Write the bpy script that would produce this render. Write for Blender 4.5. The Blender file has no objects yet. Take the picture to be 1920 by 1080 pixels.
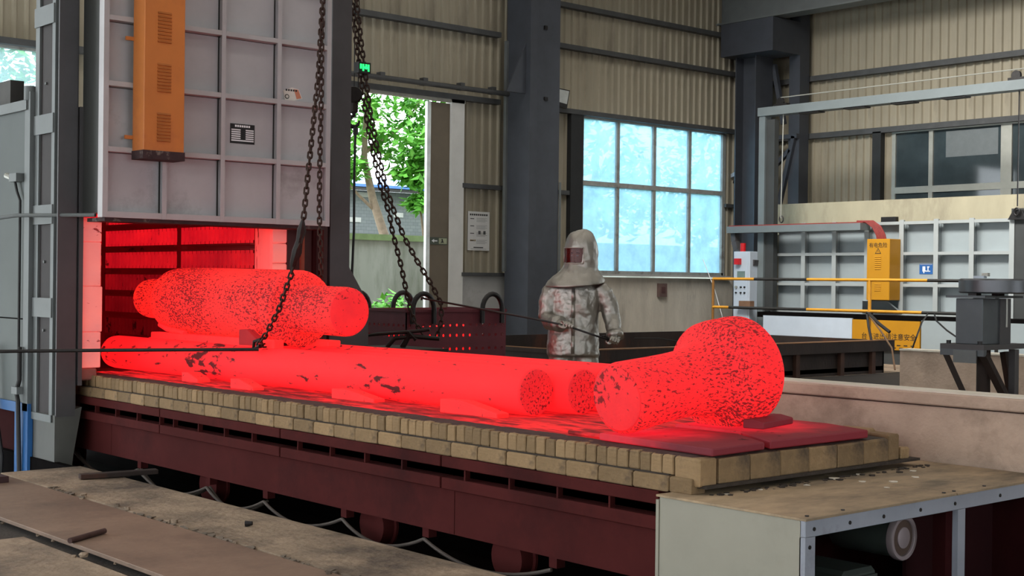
import bpy, math, random
from mathutils import Vector, Matrix, noise
random.seed(7)
PI = math.pi
scene = bpy.context.scene
col = scene.collection

# ------------------------------------------------------------------ camera, sky, lights, exposure
def camera():
    yaw, pitch, roll = math.radians(41.26), math.radians(-.266), math.radians(.673)
    f = Vector((-math.cos(yaw)*math.cos(pitch), math.sin(yaw)*math.cos(pitch), math.sin(pitch)))
    r = f.cross(Vector((0, 0, 1))).normalized(); u = r.cross(f)
    r2 = r*math.cos(roll) + u*math.sin(roll); u2 = -r*math.sin(roll) + u*math.cos(roll)
    m = Matrix.Identity(4)
    for i in range(3): m[i][0], m[i][1], m[i][2] = r2[i], u2[i], -f[i]
    m[2][3] = 1.5
    cd = bpy.data.cameras.new('camera'); cd.sensor_width = 36; cd.lens = 2576/1920*36; cd.clip_end = 300
    o = bpy.data.objects.new('camera', cd); o.matrix_world = m; col.objects.link(o); scene.camera = o
camera()
world = bpy.data.worlds.new('sky'); scene.world = world; world.use_nodes = True
bg = world.node_tree.nodes['Background']
bg.inputs['Color'].default_value = (.88, .95, 1.0, 1); bg.inputs['Strength'].default_value = 6.0
def area_light(name, loc, rot, sx, sy, power, color=(1, 1, 1)):
    l = bpy.data.lights.new(name, 'AREA'); l.shape = 'RECTANGLE'; l.size = sx; l.size_y = sy; l.energy = power; l.color = color
    o = bpy.data.objects.new(name, l); o.location = loc; o.rotation_euler = rot; col.objects.link(o); return o
# unseen area lights added under the closed roof as general fill
for i, x in enumerate((-17.5, -12.0, -6.5, -1.0)):
    area_light('roof_fill', (x, 9.5, 9.3), (0, 0, 0), 1.4, 22, 250, (1, .95, .88))
side_fill = area_light('side_bay_fill', (-13, 16.5, 9.0), (math.radians(48), 0, 0), 9, 2.4, 720, (1, .98, .93)); side_fill.data.spread = math.radians(95)  # added tilted area light that brightens the right wall and second furnace
vs = scene.view_settings
vs.view_transform = 'Standard'; vs.look = 'None'; vs.exposure = 0; vs.gamma = 1; vs.use_curve_mapping = False

# ------------------------------------------------------------------ mesh helpers
ROOT = {}
def link(o): col.objects.link(o); return o
def tag(o, label=None, cat=None, group=None, kind=None):
    if label: o['label'] = label
    if cat: o['category'] = cat
    if group: o['group'] = group
    if kind: o['kind'] = kind
    return o
def thing(name, label, cat, loc=(0, 0, 0), group=None, kind=None):
    o = bpy.data.objects.new(name, None); o.empty_display_size = .1
    o.location = loc; link(o); ROOT[o.name] = Vector(loc); tag(o, label, cat, group, kind); return o
def structure(name, loc=(0, 0, 0)):
    o = bpy.data.objects.new(name, None); o.location = loc; link(o); ROOT[o.name] = Vector(loc); o['kind'] = 'structure'; return o
class MB:
    def __init__(s): s.v = []; s.f = []
    def add(s, vs_, fs):
        b = len(s.v); s.v += [tuple(v) for v in vs_]; s.f += [tuple(i+b for i in f) for f in fs]; return s
    def box(s, x0, x1, y0, y1, z0, z1):
        return s.add([(x, y, z) for x in (x0, x1) for y in (y0, y1) for z in (z0, z1)],
                     [(0, 1, 3, 2), (4, 6, 7, 5), (0, 4, 5, 1), (2, 3, 7, 6), (0, 2, 6, 4), (1, 5, 7, 3)])
    def bar(s, a, b, w, h, up=(0, 0, 1)):
        a, b = Vector(a), Vector(b); t = (b-a).normalized(); up = Vector(up)
        if abs(t.dot(up)) > .99: up = Vector((1, 0, 0))
        sd = t.cross(up).normalized(); u = sd.cross(t)
        vs_ = [p + sd*(i*w/2) + u*(j*h/2) for p in (a, b) for i, j in ((-1, -1), (1, -1), (1, 1), (-1, 1))]
        return s.add(vs_, [(0, 3, 2, 1), (4, 5, 6, 7), (0, 1, 5, 4), (1, 2, 6, 5), (2, 3, 7, 6), (3, 0, 4, 7)])
    def prism(s, pts, d):
        n = len(pts); d = Vector(d); P_ = [Vector(p) for p in pts]
        return s.add(P_ + [p+d for p in P_], [tuple(range(n))[::-1], tuple(range(n, 2*n))] + [(i, (i+1) % n, (i+1) % n+n, i+n) for i in range(n)])
    def tube(s, pts, r, n=10, caps=True):
        pts = [Vector(p) for p in pts]; rs = r if isinstance(r, (list, tuple)) else [r]*len(pts)
        rings = []; prev = None
        for i, p in enumerate(pts):
            t = (pts[min(i+1, len(pts)-1)] - pts[max(i-1, 0)]).normalized()
            if prev is None:
                a = Vector((0, 0, 1)) if abs(t.z) < .9 else Vector((1, 0, 0)); nrm = t.cross(a).normalized()
            else: nrm = (prev - t*prev.dot(t)).normalized()
            prev = nrm; bn = t.cross(nrm)
            rings.append([p + (nrm*math.cos(2*PI*k/n) + bn*math.sin(2*PI*k/n))*rs[i] for k in range(n)])
        return s.rings(rings, caps)
    def rings(s, rings, caps=True):
        n = len(rings[0]); vs_ = [v for r in rings for v in r]; fs = []
        for i in range(len(rings)-1):
            for k in range(n): fs.append((i*n+k, i*n+(k+1) % n, (i+1)*n+(k+1) % n, (i+1)*n+k))
        if caps: fs.append(tuple(range(n))[::-1]); fs.append(tuple((len(rings)-1)*n+k for k in range(n)))
        return s.add(vs_, fs)
    def lathe(s, prof, o, ax, n=40):
        o, ax = Vector(o), Vector(ax).normalized(); a = Vector((0, 0, 1)) if abs(ax.z) < .9 else Vector((1, 0, 0))
        e1 = ax.cross(a).normalized(); e2 = ax.cross(e1)
        return s.rings([[o + ax*t + (e1*math.cos(2*PI*k/n) + e2*math.sin(2*PI*k/n))*r for k in range(n)] for r, t in prof])
    def build(s, name, mat, parent=None, smooth=False, bevel=0, off=None, kind=None):
        base = Vector((0, 0, 0))
        if off is not None: base = Vector(off)
        elif parent is not None:
            p = parent
            while p.parent: p = p.parent
            base = ROOT.get(p.name, base)
        me = bpy.data.meshes.new(name); me.from_pydata([(v[0]-base.x, v[1]-base.y, v[2]-base.z) for v in s.v], [], s.f)
        if smooth:
            for p in me.polygons: p.use_smooth = True
            if smooth != 'all':
                try: me.set_sharp_from_angle(angle=math.radians(40))
                except Exception: pass
        me.materials.append(mat); me.update()
        o = bpy.data.objects.new(name, me); link(o)
        if parent is not None: o.parent = parent
        elif off is not None: o.location = base
        if bevel:
            m = o.modifiers.new('bevel', 'BEVEL'); m.width = bevel; m.segments = 1; m.limit_method = 'ANGLE'; m.harden_normals = False
        if kind: o['kind'] = kind
        return o
def B(*a): return MB().box(*a)
def inst(src, name, parent, loc=None, mw=None, rot=None):
    o = bpy.data.objects.new(name, src); link(o); o.parent = parent
    base = ROOT.get(parent.name, Vector((0, 0, 0)))
    if mw is not None:
        m = mw.copy(); m.translation -= base; o.matrix_local = m
    else:
        o.location = Vector(loc) - base
        if rot: o.rotation_euler = rot
    return o
def text(s, name, mat, parent, loc, size, rot, align='CENTER'):
    c = bpy.data.curves.new(name, 'FONT'); c.body = s; c.size = size; c.align_x = align; c.align_y = 'CENTER'; c.extrude = .0008
    c.materials.append(mat); o = bpy.data.objects.new(name, c); link(o); o.parent = parent
    p = parent
    while p.parent: p = p.parent
    o.location = Vector(loc) - ROOT.get(p.name, Vector((0, 0, 0))); o.rotation_euler = rot
    bpy.context.view_layer.update(); me = bpy.data.meshes.new_from_object(o.evaluated_get(bpy.context.evaluated_depsgraph_get())); me.materials.clear(); me.materials.append(mat)
    m = bpy.data.objects.new(name, me); link(m); m.parent = parent; m.location = o.location; m.rotation_euler = rot; nm = o.name; bpy.data.objects.remove(o); m.name = nm; return m
FACE_X = (PI/2, 0, PI/2)      # lettering on a face that looks along +X
FACE_Y = (PI/2, 0, 0)         # lettering on a face that looks along -Y

# ------------------------------------------------------------------ materials
def c(r, g, b):
    f = lambda v: v/12.92 if v <= .04045 else ((v+.055)/1.055)**2.4
    return (f(r/255), f(g/255), f(b/255), 1)
MATS = {}
def M(name, rgb, rough=.6, metal=0, var=.18, scale=5, bump=.0, bscale=None, rgb2=None, amt=.5, stretch=(1, 1, 1), rnd=0, spec=.4, detail=6):
    if name in MATS: return MATS[name]
    m = bpy.data.materials.new(name); m.use_nodes = True; nt = m.node_tree; N = nt.nodes; L = nt.links
    bs = N['Principled BSDF']; bs.inputs['Roughness'].default_value = rough; bs.inputs['Metallic'].default_value = metal
    bs.inputs['Specular IOR Level'].default_value = spec
    tc = N.new('ShaderNodeTexCoord'); mp = N.new('ShaderNodeMapping'); mp.inputs['Scale'].default_value = stretch; L.new(tc.outputs['Object'], mp.inputs['Vector'])
    nz = N.new('ShaderNodeTexNoise'); nz.inputs['Scale'].default_value = scale; nz.inputs['Detail'].default_value = detail; nz.inputs['Roughness'].default_value = .62
    L.new(mp.outputs['Vector'], nz.inputs['Vector'])
    base = c(*rgb)
    rp = N.new('ShaderNodeValToRGB'); rp.color_ramp.elements[0].position = .28; rp.color_ramp.elements[1].position = .72
    rp.color_ramp.elements[0].color = tuple(v*(1-var) for v in base[:3])+(1,); rp.color_ramp.elements[1].color = tuple(min(1, v*(1+var)) for v in base[:3])+(1,)
    L.new(nz.outputs['Fac'], rp.inputs['Fac']); out = rp.outputs['Color']
    if rgb2:
        n2 = N.new('ShaderNodeTexNoise'); n2.inputs['Scale'].default_value = scale*.45; n2.inputs['Detail'].default_value = 8; n2.inputs['Roughness'].default_value = .7
        L.new(mp.outputs['Vector'], n2.inputs['Vector'])
        r2 = N.new('ShaderNodeValToRGB'); r2.color_ramp.elements[0].position = .62-.25*amt; r2.color_ramp.elements[1].position = .82-.25*amt
        L.new(n2.outputs['Fac'], r2.inputs['Fac'])
        mx = N.new('ShaderNodeMix'); mx.data_type = 'RGBA'; L.new(r2.outputs['Color'], mx.inputs[0]); L.new(out, mx.inputs[6]); mx.inputs[7].default_value = c(*rgb2); out = mx.outputs[2]
    if rnd:
        oi = N.new('ShaderNodeObjectInfo'); hs = N.new('ShaderNodeHueSaturation')
        mr = N.new('ShaderNodeMapRange'); mr.inputs[3].default_value = 1-rnd; mr.inputs[4].default_value = 1+rnd
        L.new(oi.outputs['Random'], mr.inputs[0]); L.new(mr.outputs[0], hs.inputs['Value']); L.new(out, hs.inputs['Color']); out = hs.outputs['Color']
    L.new(out, bs.inputs['Base Color'])
    if bump:
        nb = N.new('ShaderNodeTexNoise'); nb.inputs['Scale'].default_value = bscale or scale*4; nb.inputs['Detail'].default_value = 5
        L.new(mp.outputs['Vector'], nb.inputs['Vector'])
        bp = N.new('ShaderNodeBump'); bp.inputs['Strength'].default_value = bump; bp.inputs['Distance'].default_value = .02
        L.new(nb.outputs['Fac'], bp.inputs['Height']); L.new(bp.outputs['Normal'], bs.inputs['Normal'])
    MATS[name] = m; return m
def hot(name, strength=2.2, rgb=(1, .011, .014), flake=.5, fscale=20, stretch=(1, 1, 1), base=(.10, .030, .034), var=.25, seed=0., cold=(.24, .004, .006), vscale=2.2, sharp=.03, bump=.4):
    """steel or brick that is hot enough to glow, with darker scale flakes"""
    m = bpy.data.materials.new(name); m.use_nodes = True; nt = m.node_tree; N = nt.nodes; L = nt.links
    bs = N['Principled BSDF']; bs.inputs['Roughness'].default_value = .75; bs.inputs['Base Color'].default_value = base+(1,)
    bs.inputs['Specular IOR Level'].default_value = .1
    tc = N.new('ShaderNodeTexCoord'); mp = N.new('ShaderNodeMapping'); mp.inputs['Scale'].default_value = stretch; mp.inputs['Location'].default_value = (seed, seed*2, 0)
    L.new(tc.outputs['Object'], mp.inputs['Vector'])
    n1 = N.new('ShaderNodeTexNoise'); n1.inputs['Scale'].default_value = fscale; n1.inputs['Detail'].default_value = 4; n1.inputs['Roughness'].default_value = .55; n1.inputs['Distortion'].default_value = .4
    L.new(mp.outputs['Vector'], n1.inputs['Vector'])
    nm = N.new('ShaderNodeTexNoise'); nm.inputs['Scale'].default_value = 1.7; nm.inputs['Detail'].default_value = 2; L.new(mp.outputs['Vector'], nm.inputs['Vector'])
    ad = N.new('ShaderNodeMath'); ad.operation = 'MULTIPLY_ADD'; ad.inputs[1].default_value = .55; L.new(nm.outputs['Fac'], ad.inputs[0]); L.new(n1.outputs['Fac'], ad.inputs[2])
    rp = N.new('ShaderNodeValToRGB'); e = rp.color_ramp.elements; t = 1.07-.27*flake; t = min(t, .99)
    e[0].position = t-sharp; e[1].position = min(1, t+sharp); e[0].color = (1, 1, 1, 1); e[1].color = (0, 0, 0, 1); L.new(ad.outputs[0], rp.inputs['Fac'])
    n2 = N.new('ShaderNodeTexNoise'); n2.inputs['Scale'].default_value = vscale; n2.inputs['Detail'].default_value = 7; n2.inputs['Roughness'].default_value = .65; L.new(mp.outputs['Vector'], n2.inputs['Vector'])
    mr = N.new('ShaderNodeMapRange'); mr.inputs[1].default_value = .25; mr.inputs[2].default_value = .75; mr.inputs[3].default_value = strength*(1-var); mr.inputs[4].default_value = strength*(1+var); L.new(n2.outputs['Fac'], mr.inputs[0])
    mx = N.new('ShaderNodeMix'); mx.data_type = 'RGBA'; L.new(rp.outputs['Color'], mx.inputs[0]); mx.inputs[6].default_value = cold+(1,); 
    rt = N.new('ShaderNodeMix'); rt.data_type = 'RGBA'; L.new(n2.outputs['Fac'], rt.inputs[0]); rt.inputs[6].default_value = (rgb[0]*.86, rgb[1]*.6, rgb[2]*1.25, 1); rt.inputs[7].default_value = (rgb[0]*1.12, rgb[1]*1.5, rgb[2]*.85, 1); L.new(rt.outputs[2], mx.inputs[7])
    mb_ = N.new('ShaderNodeMix'); mb_.data_type = 'RGBA'; L.new(rp.outputs['Color'], mb_.inputs[0]); mb_.inputs[6].default_value = (.03, .018, .018, 1); mb_.inputs[7].default_value = base+(1,); L.new(mb_.outputs[2], bs.inputs['Base Color'])
    L.new(mx.outputs[2], bs.inputs['Emission Color']); L.new(mr.outputs[0], bs.inputs['Emission Strength'])
    if bump:
        bp = N.new('ShaderNodeBump'); bp.inputs['Strength'].default_value = bump; bp.inputs['Distance'].default_value = .01; L.new(n1.outputs['Fac'], bp.inputs['Height']); L.new(bp.outputs['Normal'], bs.inputs['Normal'])
    return m
def glass(name, rgb, clear, rough=.15, milky=.5):
    m = bpy.data.materials.new(name); m.use_nodes = True; nt = m.node_tree; N = nt.nodes; L = nt.links
    for n in list(N):
        if n.type == 'BSDF_PRINCIPLED': N.remove(n)
    out = [n for n in N if n.type == 'OUTPUT_MATERIAL'][0]
    tr = N.new('ShaderNodeBsdfTransparent'); tr.inputs[0].default_value = c(*rgb)
    tl = N.new('ShaderNodeBsdfTranslucent'); gl = N.new('ShaderNodeBsdfGlossy'); gl.inputs['Roughness'].default_value = rough
    tc = N.new('ShaderNodeTexCoord'); nz = N.new('ShaderNodeTexNoise'); nz.inputs['Scale'].default_value = 2.2; nz.inputs['Detail'].default_value = 8; nz.inputs['Roughness'].default_value = .7
    L.new(tc.outputs['Object'], nz.inputs['Vector'])
    rp = N.new('ShaderNodeValToRGB'); rp.color_ramp.elements[0].position = .3; rp.color_ramp.elements[1].position = .7
    cc = c(*rgb); rp.color_ramp.elements[0].color = tuple(v*.72 for v in cc[:3])+(1,); rp.color_ramp.elements[1].color = cc
    L.new(nz.outputs['Fac'], rp.inputs['Fac']); L.new(rp.outputs['Color'], tl.inputs['Color'])
    m1 = N.new('ShaderNodeMixShader'); m1.inputs[0].default_value = clear; L.new(tl.outputs[0], m1.inputs[1]); L.new(tr.outputs[0], m1.inputs[2])
    m2 = N.new('ShaderNodeMixShader'); m2.inputs[0].default_value = .05; L.new(m1.outputs[0], m2.inputs[1]); L.new(gl.outputs[0], m2.inputs[2])
    L.new(m2.outputs[0], out.inputs['Surface']); return m
def emit(name, rgb, s):
    m = bpy.data.materials.new(name); m.use_nodes = True; b = m.node_tree.nodes['Principled BSDF']
    b.inputs['Base Color'].default_value = c(*rgb); b.inputs['Emission Color'].default_value = c(*rgb); b.inputs['Emission Strength'].default_value = s; return m

m_clad = M('cladding_paint', (150, 142, 124), .55, 0, .12, 2.5, rgb2=(118, 110, 96), amt=.35, stretch=(1, 1, .25))
m_girt = M('girt_paint', (72, 73, 74), .6, .1, .2, 4)
m_col = M('column_paint', (64, 67, 74), .5, .1, .15, 2.5)
m_conc = M('concrete', (196, 189, 176), .9, 0, .18, 2.5, .25, 30, rgb2=(140, 134, 124), amt=.4, stretch=(1, 1, .35))
m_floor = M('floor_concrete', (148, 129, 109), .88, 0, .34, 3.2, .6, 22, rgb2=(86, 74, 64), amt=.7)
m_plate = M('floor_plate', (132, 110, 94), .62, .25, .18, 2.2, .15, 14, rgb2=(104, 86, 74), amt=.6)
m_kerb = M('kerb_concrete', (178, 156, 138), .92, 0, .16, 3, .35, 28, rgb2=(132, 114, 100), amt=.45)
m_coping = M('kerb_coping', (206, 198, 184), .9, 0, .12, 4, .25, 30)
m_white = M('white_plaster', (172, 172, 170), .85, 0, .1, 2, rgb2=(138, 136, 132), amt=.25)
m_dark = M('matt_black', (15, 13, 13), .95, 0, .3, 5, spec=.02)  # near black, for the pit, seams, gaps and hidden cores
m_grey = M('door_paint', (172, 170, 172), .5, .1, .08, 2.2, rgb2=(128, 122, 120), amt=.18)
m_rib = M('rib_paint', (168, 164, 165), .5, .1, .1, 3)
m_post = M('post_paint', (74, 72, 74), .55, .1, .14, 3)
m_flange = M('flange_paint', (98, 102, 102), .5, .1, .12, 3)
m_side = M('furnace_side_paint', (57, 64, 63), .5, .1, .14, 1.6)
m_blue = M('blue_paint', (26, 82, 136), .55, 0, .12, 3)
m_orange = M('orange_paint', (190, 112, 50), .5, 0, .10, 2, rgb2=(166, 92, 48), amt=.5)
m_yellow = M('yellow_paint', (178, 124, 12), .5, 0, .08, 2)
m_burnt = M('burnt_edge', (52, 34, 36), .8, 0, .4, 14, rgb2=(150, 140, 130), amt=.2)
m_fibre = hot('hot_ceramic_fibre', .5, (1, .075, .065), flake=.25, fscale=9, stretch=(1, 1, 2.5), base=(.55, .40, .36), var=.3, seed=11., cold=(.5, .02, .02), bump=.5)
m_skirt = M('oxide_red_paint', (74, 31, 30), .8, .0, .16, 2.2, rgb2=(52, 24, 24), amt=.4, spec=.06)
m_brick = M('firebrick', (138, 113, 82), .92, 0, .2, 9, .4, 40, rgb2=(86, 72, 58), amt=.55, rnd=.25)
m_mortar = M('sooty_mortar', (58, 50, 44), .95, 0, .25, 12, .4, 40)
m_cab = M('cabinet_paint', (152, 148, 134), .55, .05, .08, 1.8, rgb2=(136, 132, 120), amt=.25)
m_cabf = M('cabinet_frame_paint', (150, 154, 164), .5, .1, .12, 3, rgb2=(96, 92, 96), amt=.2)
m_cabtop = M('dusty_plate', (176, 152, 122), .75, .05, .14, 2.2, .12, 25, rgb2=(88, 80, 68), amt=.85, stretch=(1.2, .5, 1))
m_inner = M('interior_oxide', (46, 16, 17), .85, 0, .2, 4, spec=.05)
m_motor = M('motor_green', (58, 66, 62), .6, .1, .2, 5)
m_steel = M('dark_steel', (48, 46, 46), .45, .6, .25, 12)
m_chain = M('chain_steel', (58, 42, 36), .6, .6, .3, 20)
m_rust = M('rusty_plate', (46, 36, 32), .8, .1, .35, 2.5, .2, 20, rgb2=(92, 52, 34), amt=.4, stretch=(1, 1, .4))
m_rustedge = M('worn_edge', (128, 92, 62), .8, .1, .3, 5)
m_basket = M('basket_red_oxide', (96, 40, 48), .7, .1, .2, 3)
m_f2 = M('furnace_grey_paint', (148, 157, 160), .5, .1, .07, 1.5)
m_f2rib = M('furnace_rib_paint', (160, 165, 165), .5, .1, .06, 2)
m_f2dark = M('furnace_dark_side', (60, 62, 62), .6, .1, .15, 2)
m_gantry = M('gantry_paint', (112, 120, 122), .5, .15, .1, 2)
m_cream = M('cream_wall', (170, 162, 138), .8, 0, .14, 1.6, rgb2=(122, 114, 98), amt=.6, stretch=(1, 1, .35))
m_light = M('control_white', (184, 194, 206), .5, 0, .05, 3)
m_red = M('signal_red', (190, 24, 30), .35, 0, .1, 5)
m_blacktxt = M('print_black', (26, 26, 28), .6, 0, .1, 5)
m_whitetxt = M('print_white', (220, 222, 224), .6, 0, .05, 5)
m_paper = M('paper', (206, 206, 204), .8, 0, .05, 4)
m_frame = M('window_frame_paint', (156, 158, 154), .55, .1, .15, 6, rgb2=(104, 92, 82), amt=.35)
m_alu = M('aluminium_frame', (168, 168, 160), .4, .4, .1, 4)
m_pillar = M('pedestal_grey', (84, 90, 94), .45, .2, .16, 2.5)
m_rubber = M('black_rubber', (30, 28, 28), .6, 0, .15, 10)
m_cable = M('grey_cable', (78, 68, 62), .7, 0, .15, 10)
m_redcable = M('red_cable', (130, 48, 44), .6, 0, .2, 8)
m_leaf = M('leaf_green', (96, 168, 62), .5, 0, .4, 3, rgb2=(150, 208, 96), amt=.5, spec=.3)
m_leaf2 = M('leaf_pale', (120, 190, 110), .5, 0, .35, 3, rgb2=(180, 224, 160), amt=.5)
m_bark = M('bark', (140, 124, 108), .9, 0, .25, 8, .4, 30)
m_gwall = M('mossy_wall', (136, 140, 134), .9, 0, .1, 1.3, rgb2=(84, 90, 76), amt=.5, stretch=(1, 1, .22))
m_moss = M('moss_coping', (104, 124, 84), .95, 0, .2, 4)
m_roofblue = M('blue_roof', (70, 112, 178), .5, .1, .1, 3)
m_ground = M('outdoor_ground', (110, 128, 84), .95, 0, .2, 1)
m_clutch = M('hook_steel', (40, 36, 34), .5, .5, .2, 12)
m_silver = None
m_hotroll = hot('hot_steel_smooth', 1.0, (1, .010, .013), flake=.5, fscale=15, stretch=(.5, 1, 1), var=.12, cold=(.10, .003, .004))
m_hotbig = hot('hot_steel_scaly', 1.1, (1, .017, .012), flake=.89, fscale=74, stretch=(.55, 1, 1), var=.14, seed=3.1)
m_hotbone = hot('hot_steel_forged', 1.0, (1, .012, .013), flake=.88, fscale=76, stretch=(1.1, .5, 1.1), var=.14, seed=8.3)
m_hotend = hot('hot_steel_end', .82, (1, .012, .016), flake=.72, fscale=64, var=.2, seed=5.5)
m_hotface = hot('hot_steel_cut_face', .86, (1, .012, .016), flake=.62, fscale=34, var=.16, seed=12.)
m_hotdeck = hot('glowing_deck_scale', .8, (1, .010, .012), flake=1.0, fscale=14, stretch=(.35, 1.2, 1), var=.55, seed=1.7, cold=(.22, .004, .006), vscale=5, sharp=.12, bump=.7)
m_hotblock = hot('glowing_block', 1.0, (1, .014, .014), flake=.3, fscale=14, var=.2, seed=2.2)
m_warm = hot('dull_glowing_plate', .07, (1, .01, .03), flake=.3, fscale=9, var=.35, seed=6., base=(.13, .035, .045), vscale=1.4)
def roll_glow_falloff(m, centre, r0, r1, hi, lo):
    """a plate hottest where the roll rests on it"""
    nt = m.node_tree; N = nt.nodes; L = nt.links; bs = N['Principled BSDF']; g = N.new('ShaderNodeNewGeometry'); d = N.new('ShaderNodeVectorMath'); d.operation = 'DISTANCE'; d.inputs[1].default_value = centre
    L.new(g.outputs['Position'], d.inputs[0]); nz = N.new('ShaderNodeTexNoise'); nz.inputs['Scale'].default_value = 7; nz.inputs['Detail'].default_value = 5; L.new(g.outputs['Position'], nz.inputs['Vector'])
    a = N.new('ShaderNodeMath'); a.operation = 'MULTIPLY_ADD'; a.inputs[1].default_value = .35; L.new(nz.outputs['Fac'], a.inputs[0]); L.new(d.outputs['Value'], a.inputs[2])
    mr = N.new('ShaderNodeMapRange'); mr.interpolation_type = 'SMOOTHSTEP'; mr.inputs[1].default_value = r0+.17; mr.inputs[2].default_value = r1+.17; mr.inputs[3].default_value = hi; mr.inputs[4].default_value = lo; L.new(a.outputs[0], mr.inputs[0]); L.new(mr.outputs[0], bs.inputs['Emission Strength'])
m_warm2 = hot('roll_lit_plate_small_end', .07, (1, .012, .025), flake=.3, fscale=9, seed=6., base=(.13, .035, .045)); roll_glow_falloff(m_warm2, (-4.95, 5.25, .72), .05, .55, .8, .05)  # red light from the roll put into the plate's emission along with its heat
m_warm3 = hot('roll_lit_plate_flange', .07, (1, .012, .025), flake=.3, fscale=9, seed=9., base=(.13, .035, .045)); roll_glow_falloff(m_warm3, (-4.95, 5.95, .72), .15, .65, .8, .06)
m_brickedge = M('hot_face_edge', (66, 46, 43), .95, 0, .3, 12, .4, 40)

# ------------------------------------------------------------------ floor and pit
YF = 4.62                                     # edge of the floor along the bogie pit
fl = structure('floor')
B(-30, 12, 7.16, 30, -.30, 0).build('far_slab', m_floor, fl)
B(-13.52, -8.3, 8.8, 22.6, .0, .004).build('dark_pit_sheet', M('pit_dark', (34, 29, 26), .7, 0, .3, 2), fl)  # added dark sheet standing in for the pit the quench tank sits in
B(-10.42, 12, 3.97, YF, -.30, 0).build('edge_slab', m_floor, fl, bevel=.012)
B(-10.7, 12, 3.24, 3.945, -.02, .004).build('cover_plate', m_plate, fl, bevel=.003)
B(-10.7, 12, 2.7, 3.97, -.30, -.05).build('plate_bed', m_mortar, fl)
B(-7.95, 12, -12, 3.19, -.30, -.03).build('near_slab', m_floor, fl, bevel=.02); B(-16, -7.95, -12, 2.92, -.30, -.03).build('near_slab', m_floor, fl, bevel=.02)
B(-30, -10.42, 2.9, 4.62, -.9, -.5).build('side_slab', m_dark, fl)
pw = structure('trim_1')                      # lining of the bogie pit
B(-16, 12, YF-.04, YF+.02, -.75, -.02).build('pit_wall', m_dark, pw)
B(-16, 12, YF, 7.16, -.80, -.72).build('pit_bottom', m_dark, pw)
B(-16, 12, 7.12, 7.18, -.75, 0).build('pit_wall', m_dark, pw)
for y in (5.2, 6.3): B(-15, 6, y-.035, y+.035, -.72, -.60).build('rail', m_steel, pw)
# rubble in the open joint of the floor
for i in range(46):
    x = random.uniform(-9.2, -5.2); y = 3.2+random.uniform(-.07, .06) if i % 3 else random.uniform(3.9, 4.0); s = random.uniform(.008, .026)
    if i < 14: x = random.uniform(-9.3, -8.0); y = random.uniform(2.95, 3.2)
    mb = MB(); mb.rings([[Vector((x, y, -.03 if y < 3.3 else .0)) + Vector((math.cos(k*PI/3)*s*random.uniform(.6, 1.3), math.sin(k*PI/3)*s*random.uniform(.6, 1.3), h*s)) for k in range(6)] for h in (0, .6, 1.0)])
    mb.build('concrete_chip', m_floor, fl)
# raised crack lips along the joint between slab and plate
mb = MB()
for cxx, spread, cnt in ((-9.35, .12, 9), (-9.15, .1, 8), (-8.0, .1, 6), (-7.6, .15, 9), (-7.15, .12, 8), (-6.9, .15, 10), (-6.3, .1, 6), (-5.85, .12, 10)):
    for q in range(cnt):
        x = cxx+random.gauss(0, spread); w = random.uniform(.015, .07); d = abs(random.gauss(0, .018)); y = 3.955+random.uniform(-.01, .01)
        mb.prism([(x, y, 0), (x+w, y+random.uniform(-.006, .006), 0), (x+w*random.uniform(.6, 1), y+d+.006, .004), (x+w*.3, y+d*1.3+.008, .003)], (0, 0, random.uniform(.003, .008)))
mb.build('joint_crumbs', M('crumb_grey', (104, 92, 80), .95, 0, .3, 12), fl, kind='stuff')

# kerb wall behind the bogie track, low wall farther back
kb = structure('wall_kerb')
B(-8.2, 12, 6.98, 7.16, .0, .815).build('kerb_wall', m_kerb, kb, bevel=.006)
B(-8.2, 12, 6.965, 7.16, .823, .895).build('kerb_cap', m_kerb, kb, bevel=.008)
B(-8.2, 12, 6.975, 7.17, .896, .904).build('coping', m_coping, kb)
lw = structure('wall_low')
B(-11.5, 4, 17.75, 18.0, 0, .55).build('low_wall', m_kerb, lw)
B(-11.5, 4, 17.73, 18.02, .551, .575).build('coping', m_coping, lw)

# ------------------------------------------------------------------ hall shell
XW, YW, ZT = -21.0, 26.2, 9.6
def sheet_mesh(w, h, axis, pitch=.21, d=.042):
    """one ribbed cladding sheet of width w and height h, ribs upright"""
    prof = []; n = max(1, round(w/pitch)); p = w/n
    for i in range(n):
        o = i*p; prof += [(o, 0), (o+p*.60, 0), (o+p*.70, d), (o+p*.90, d)]
    prof.append((w, 0)); mb = MB(); nn = len(prof)
    for (t, q) in prof: mb.v += [((q, t, 0) if axis == 'y' else (t, -q, 0)), ((q, t, h) if axis == 'y' else (t, -q, h))]
    mb.f = [(2*i, 2*i+2, 2*i+3, 2*i+1) for i in range(nn-1)]
    me = bpy.data.meshes.new('cladding_sheet'); me.from_pydata(mb.v, [], mb.f); me.materials.append(m_clad); return me
SH = {}
def clad(parent, axis, a0, a1, z0, z1):
    n = max(1, round((a1-a0)/.82)); w = (a1-a0)/n
    k = (round(w, 3), round(z1-z0, 3), axis)
    if k not in SH: SH[k] = sheet_mesh(w+.012, z1-z0, axis)
    for i in range(n):
        o = bpy.data.objects.new('cladding_sheet', SH[k]); link(o); o.parent = parent
        j = (i % 2)*.004
        o.location = (XW+j, a0+i*w, z0) if axis == 'y' else (a0+i*w, YW-j, z0)
wb = structure('wall_back')
WY0, WY1, WZ0, WZ1 = 20.3, 24.95, 1.70, 5.05           # main window
DY0, DY1, DZ1 = 14.0, 16.95, 5.05                      # door opening
LY0, LY1, LZ0, LZ1 = 4.5, 8.75, 1.7, 5.05              # window left of the furnace
clad(wb, 'y', 0, 26.2, 5.10, ZT)
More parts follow.
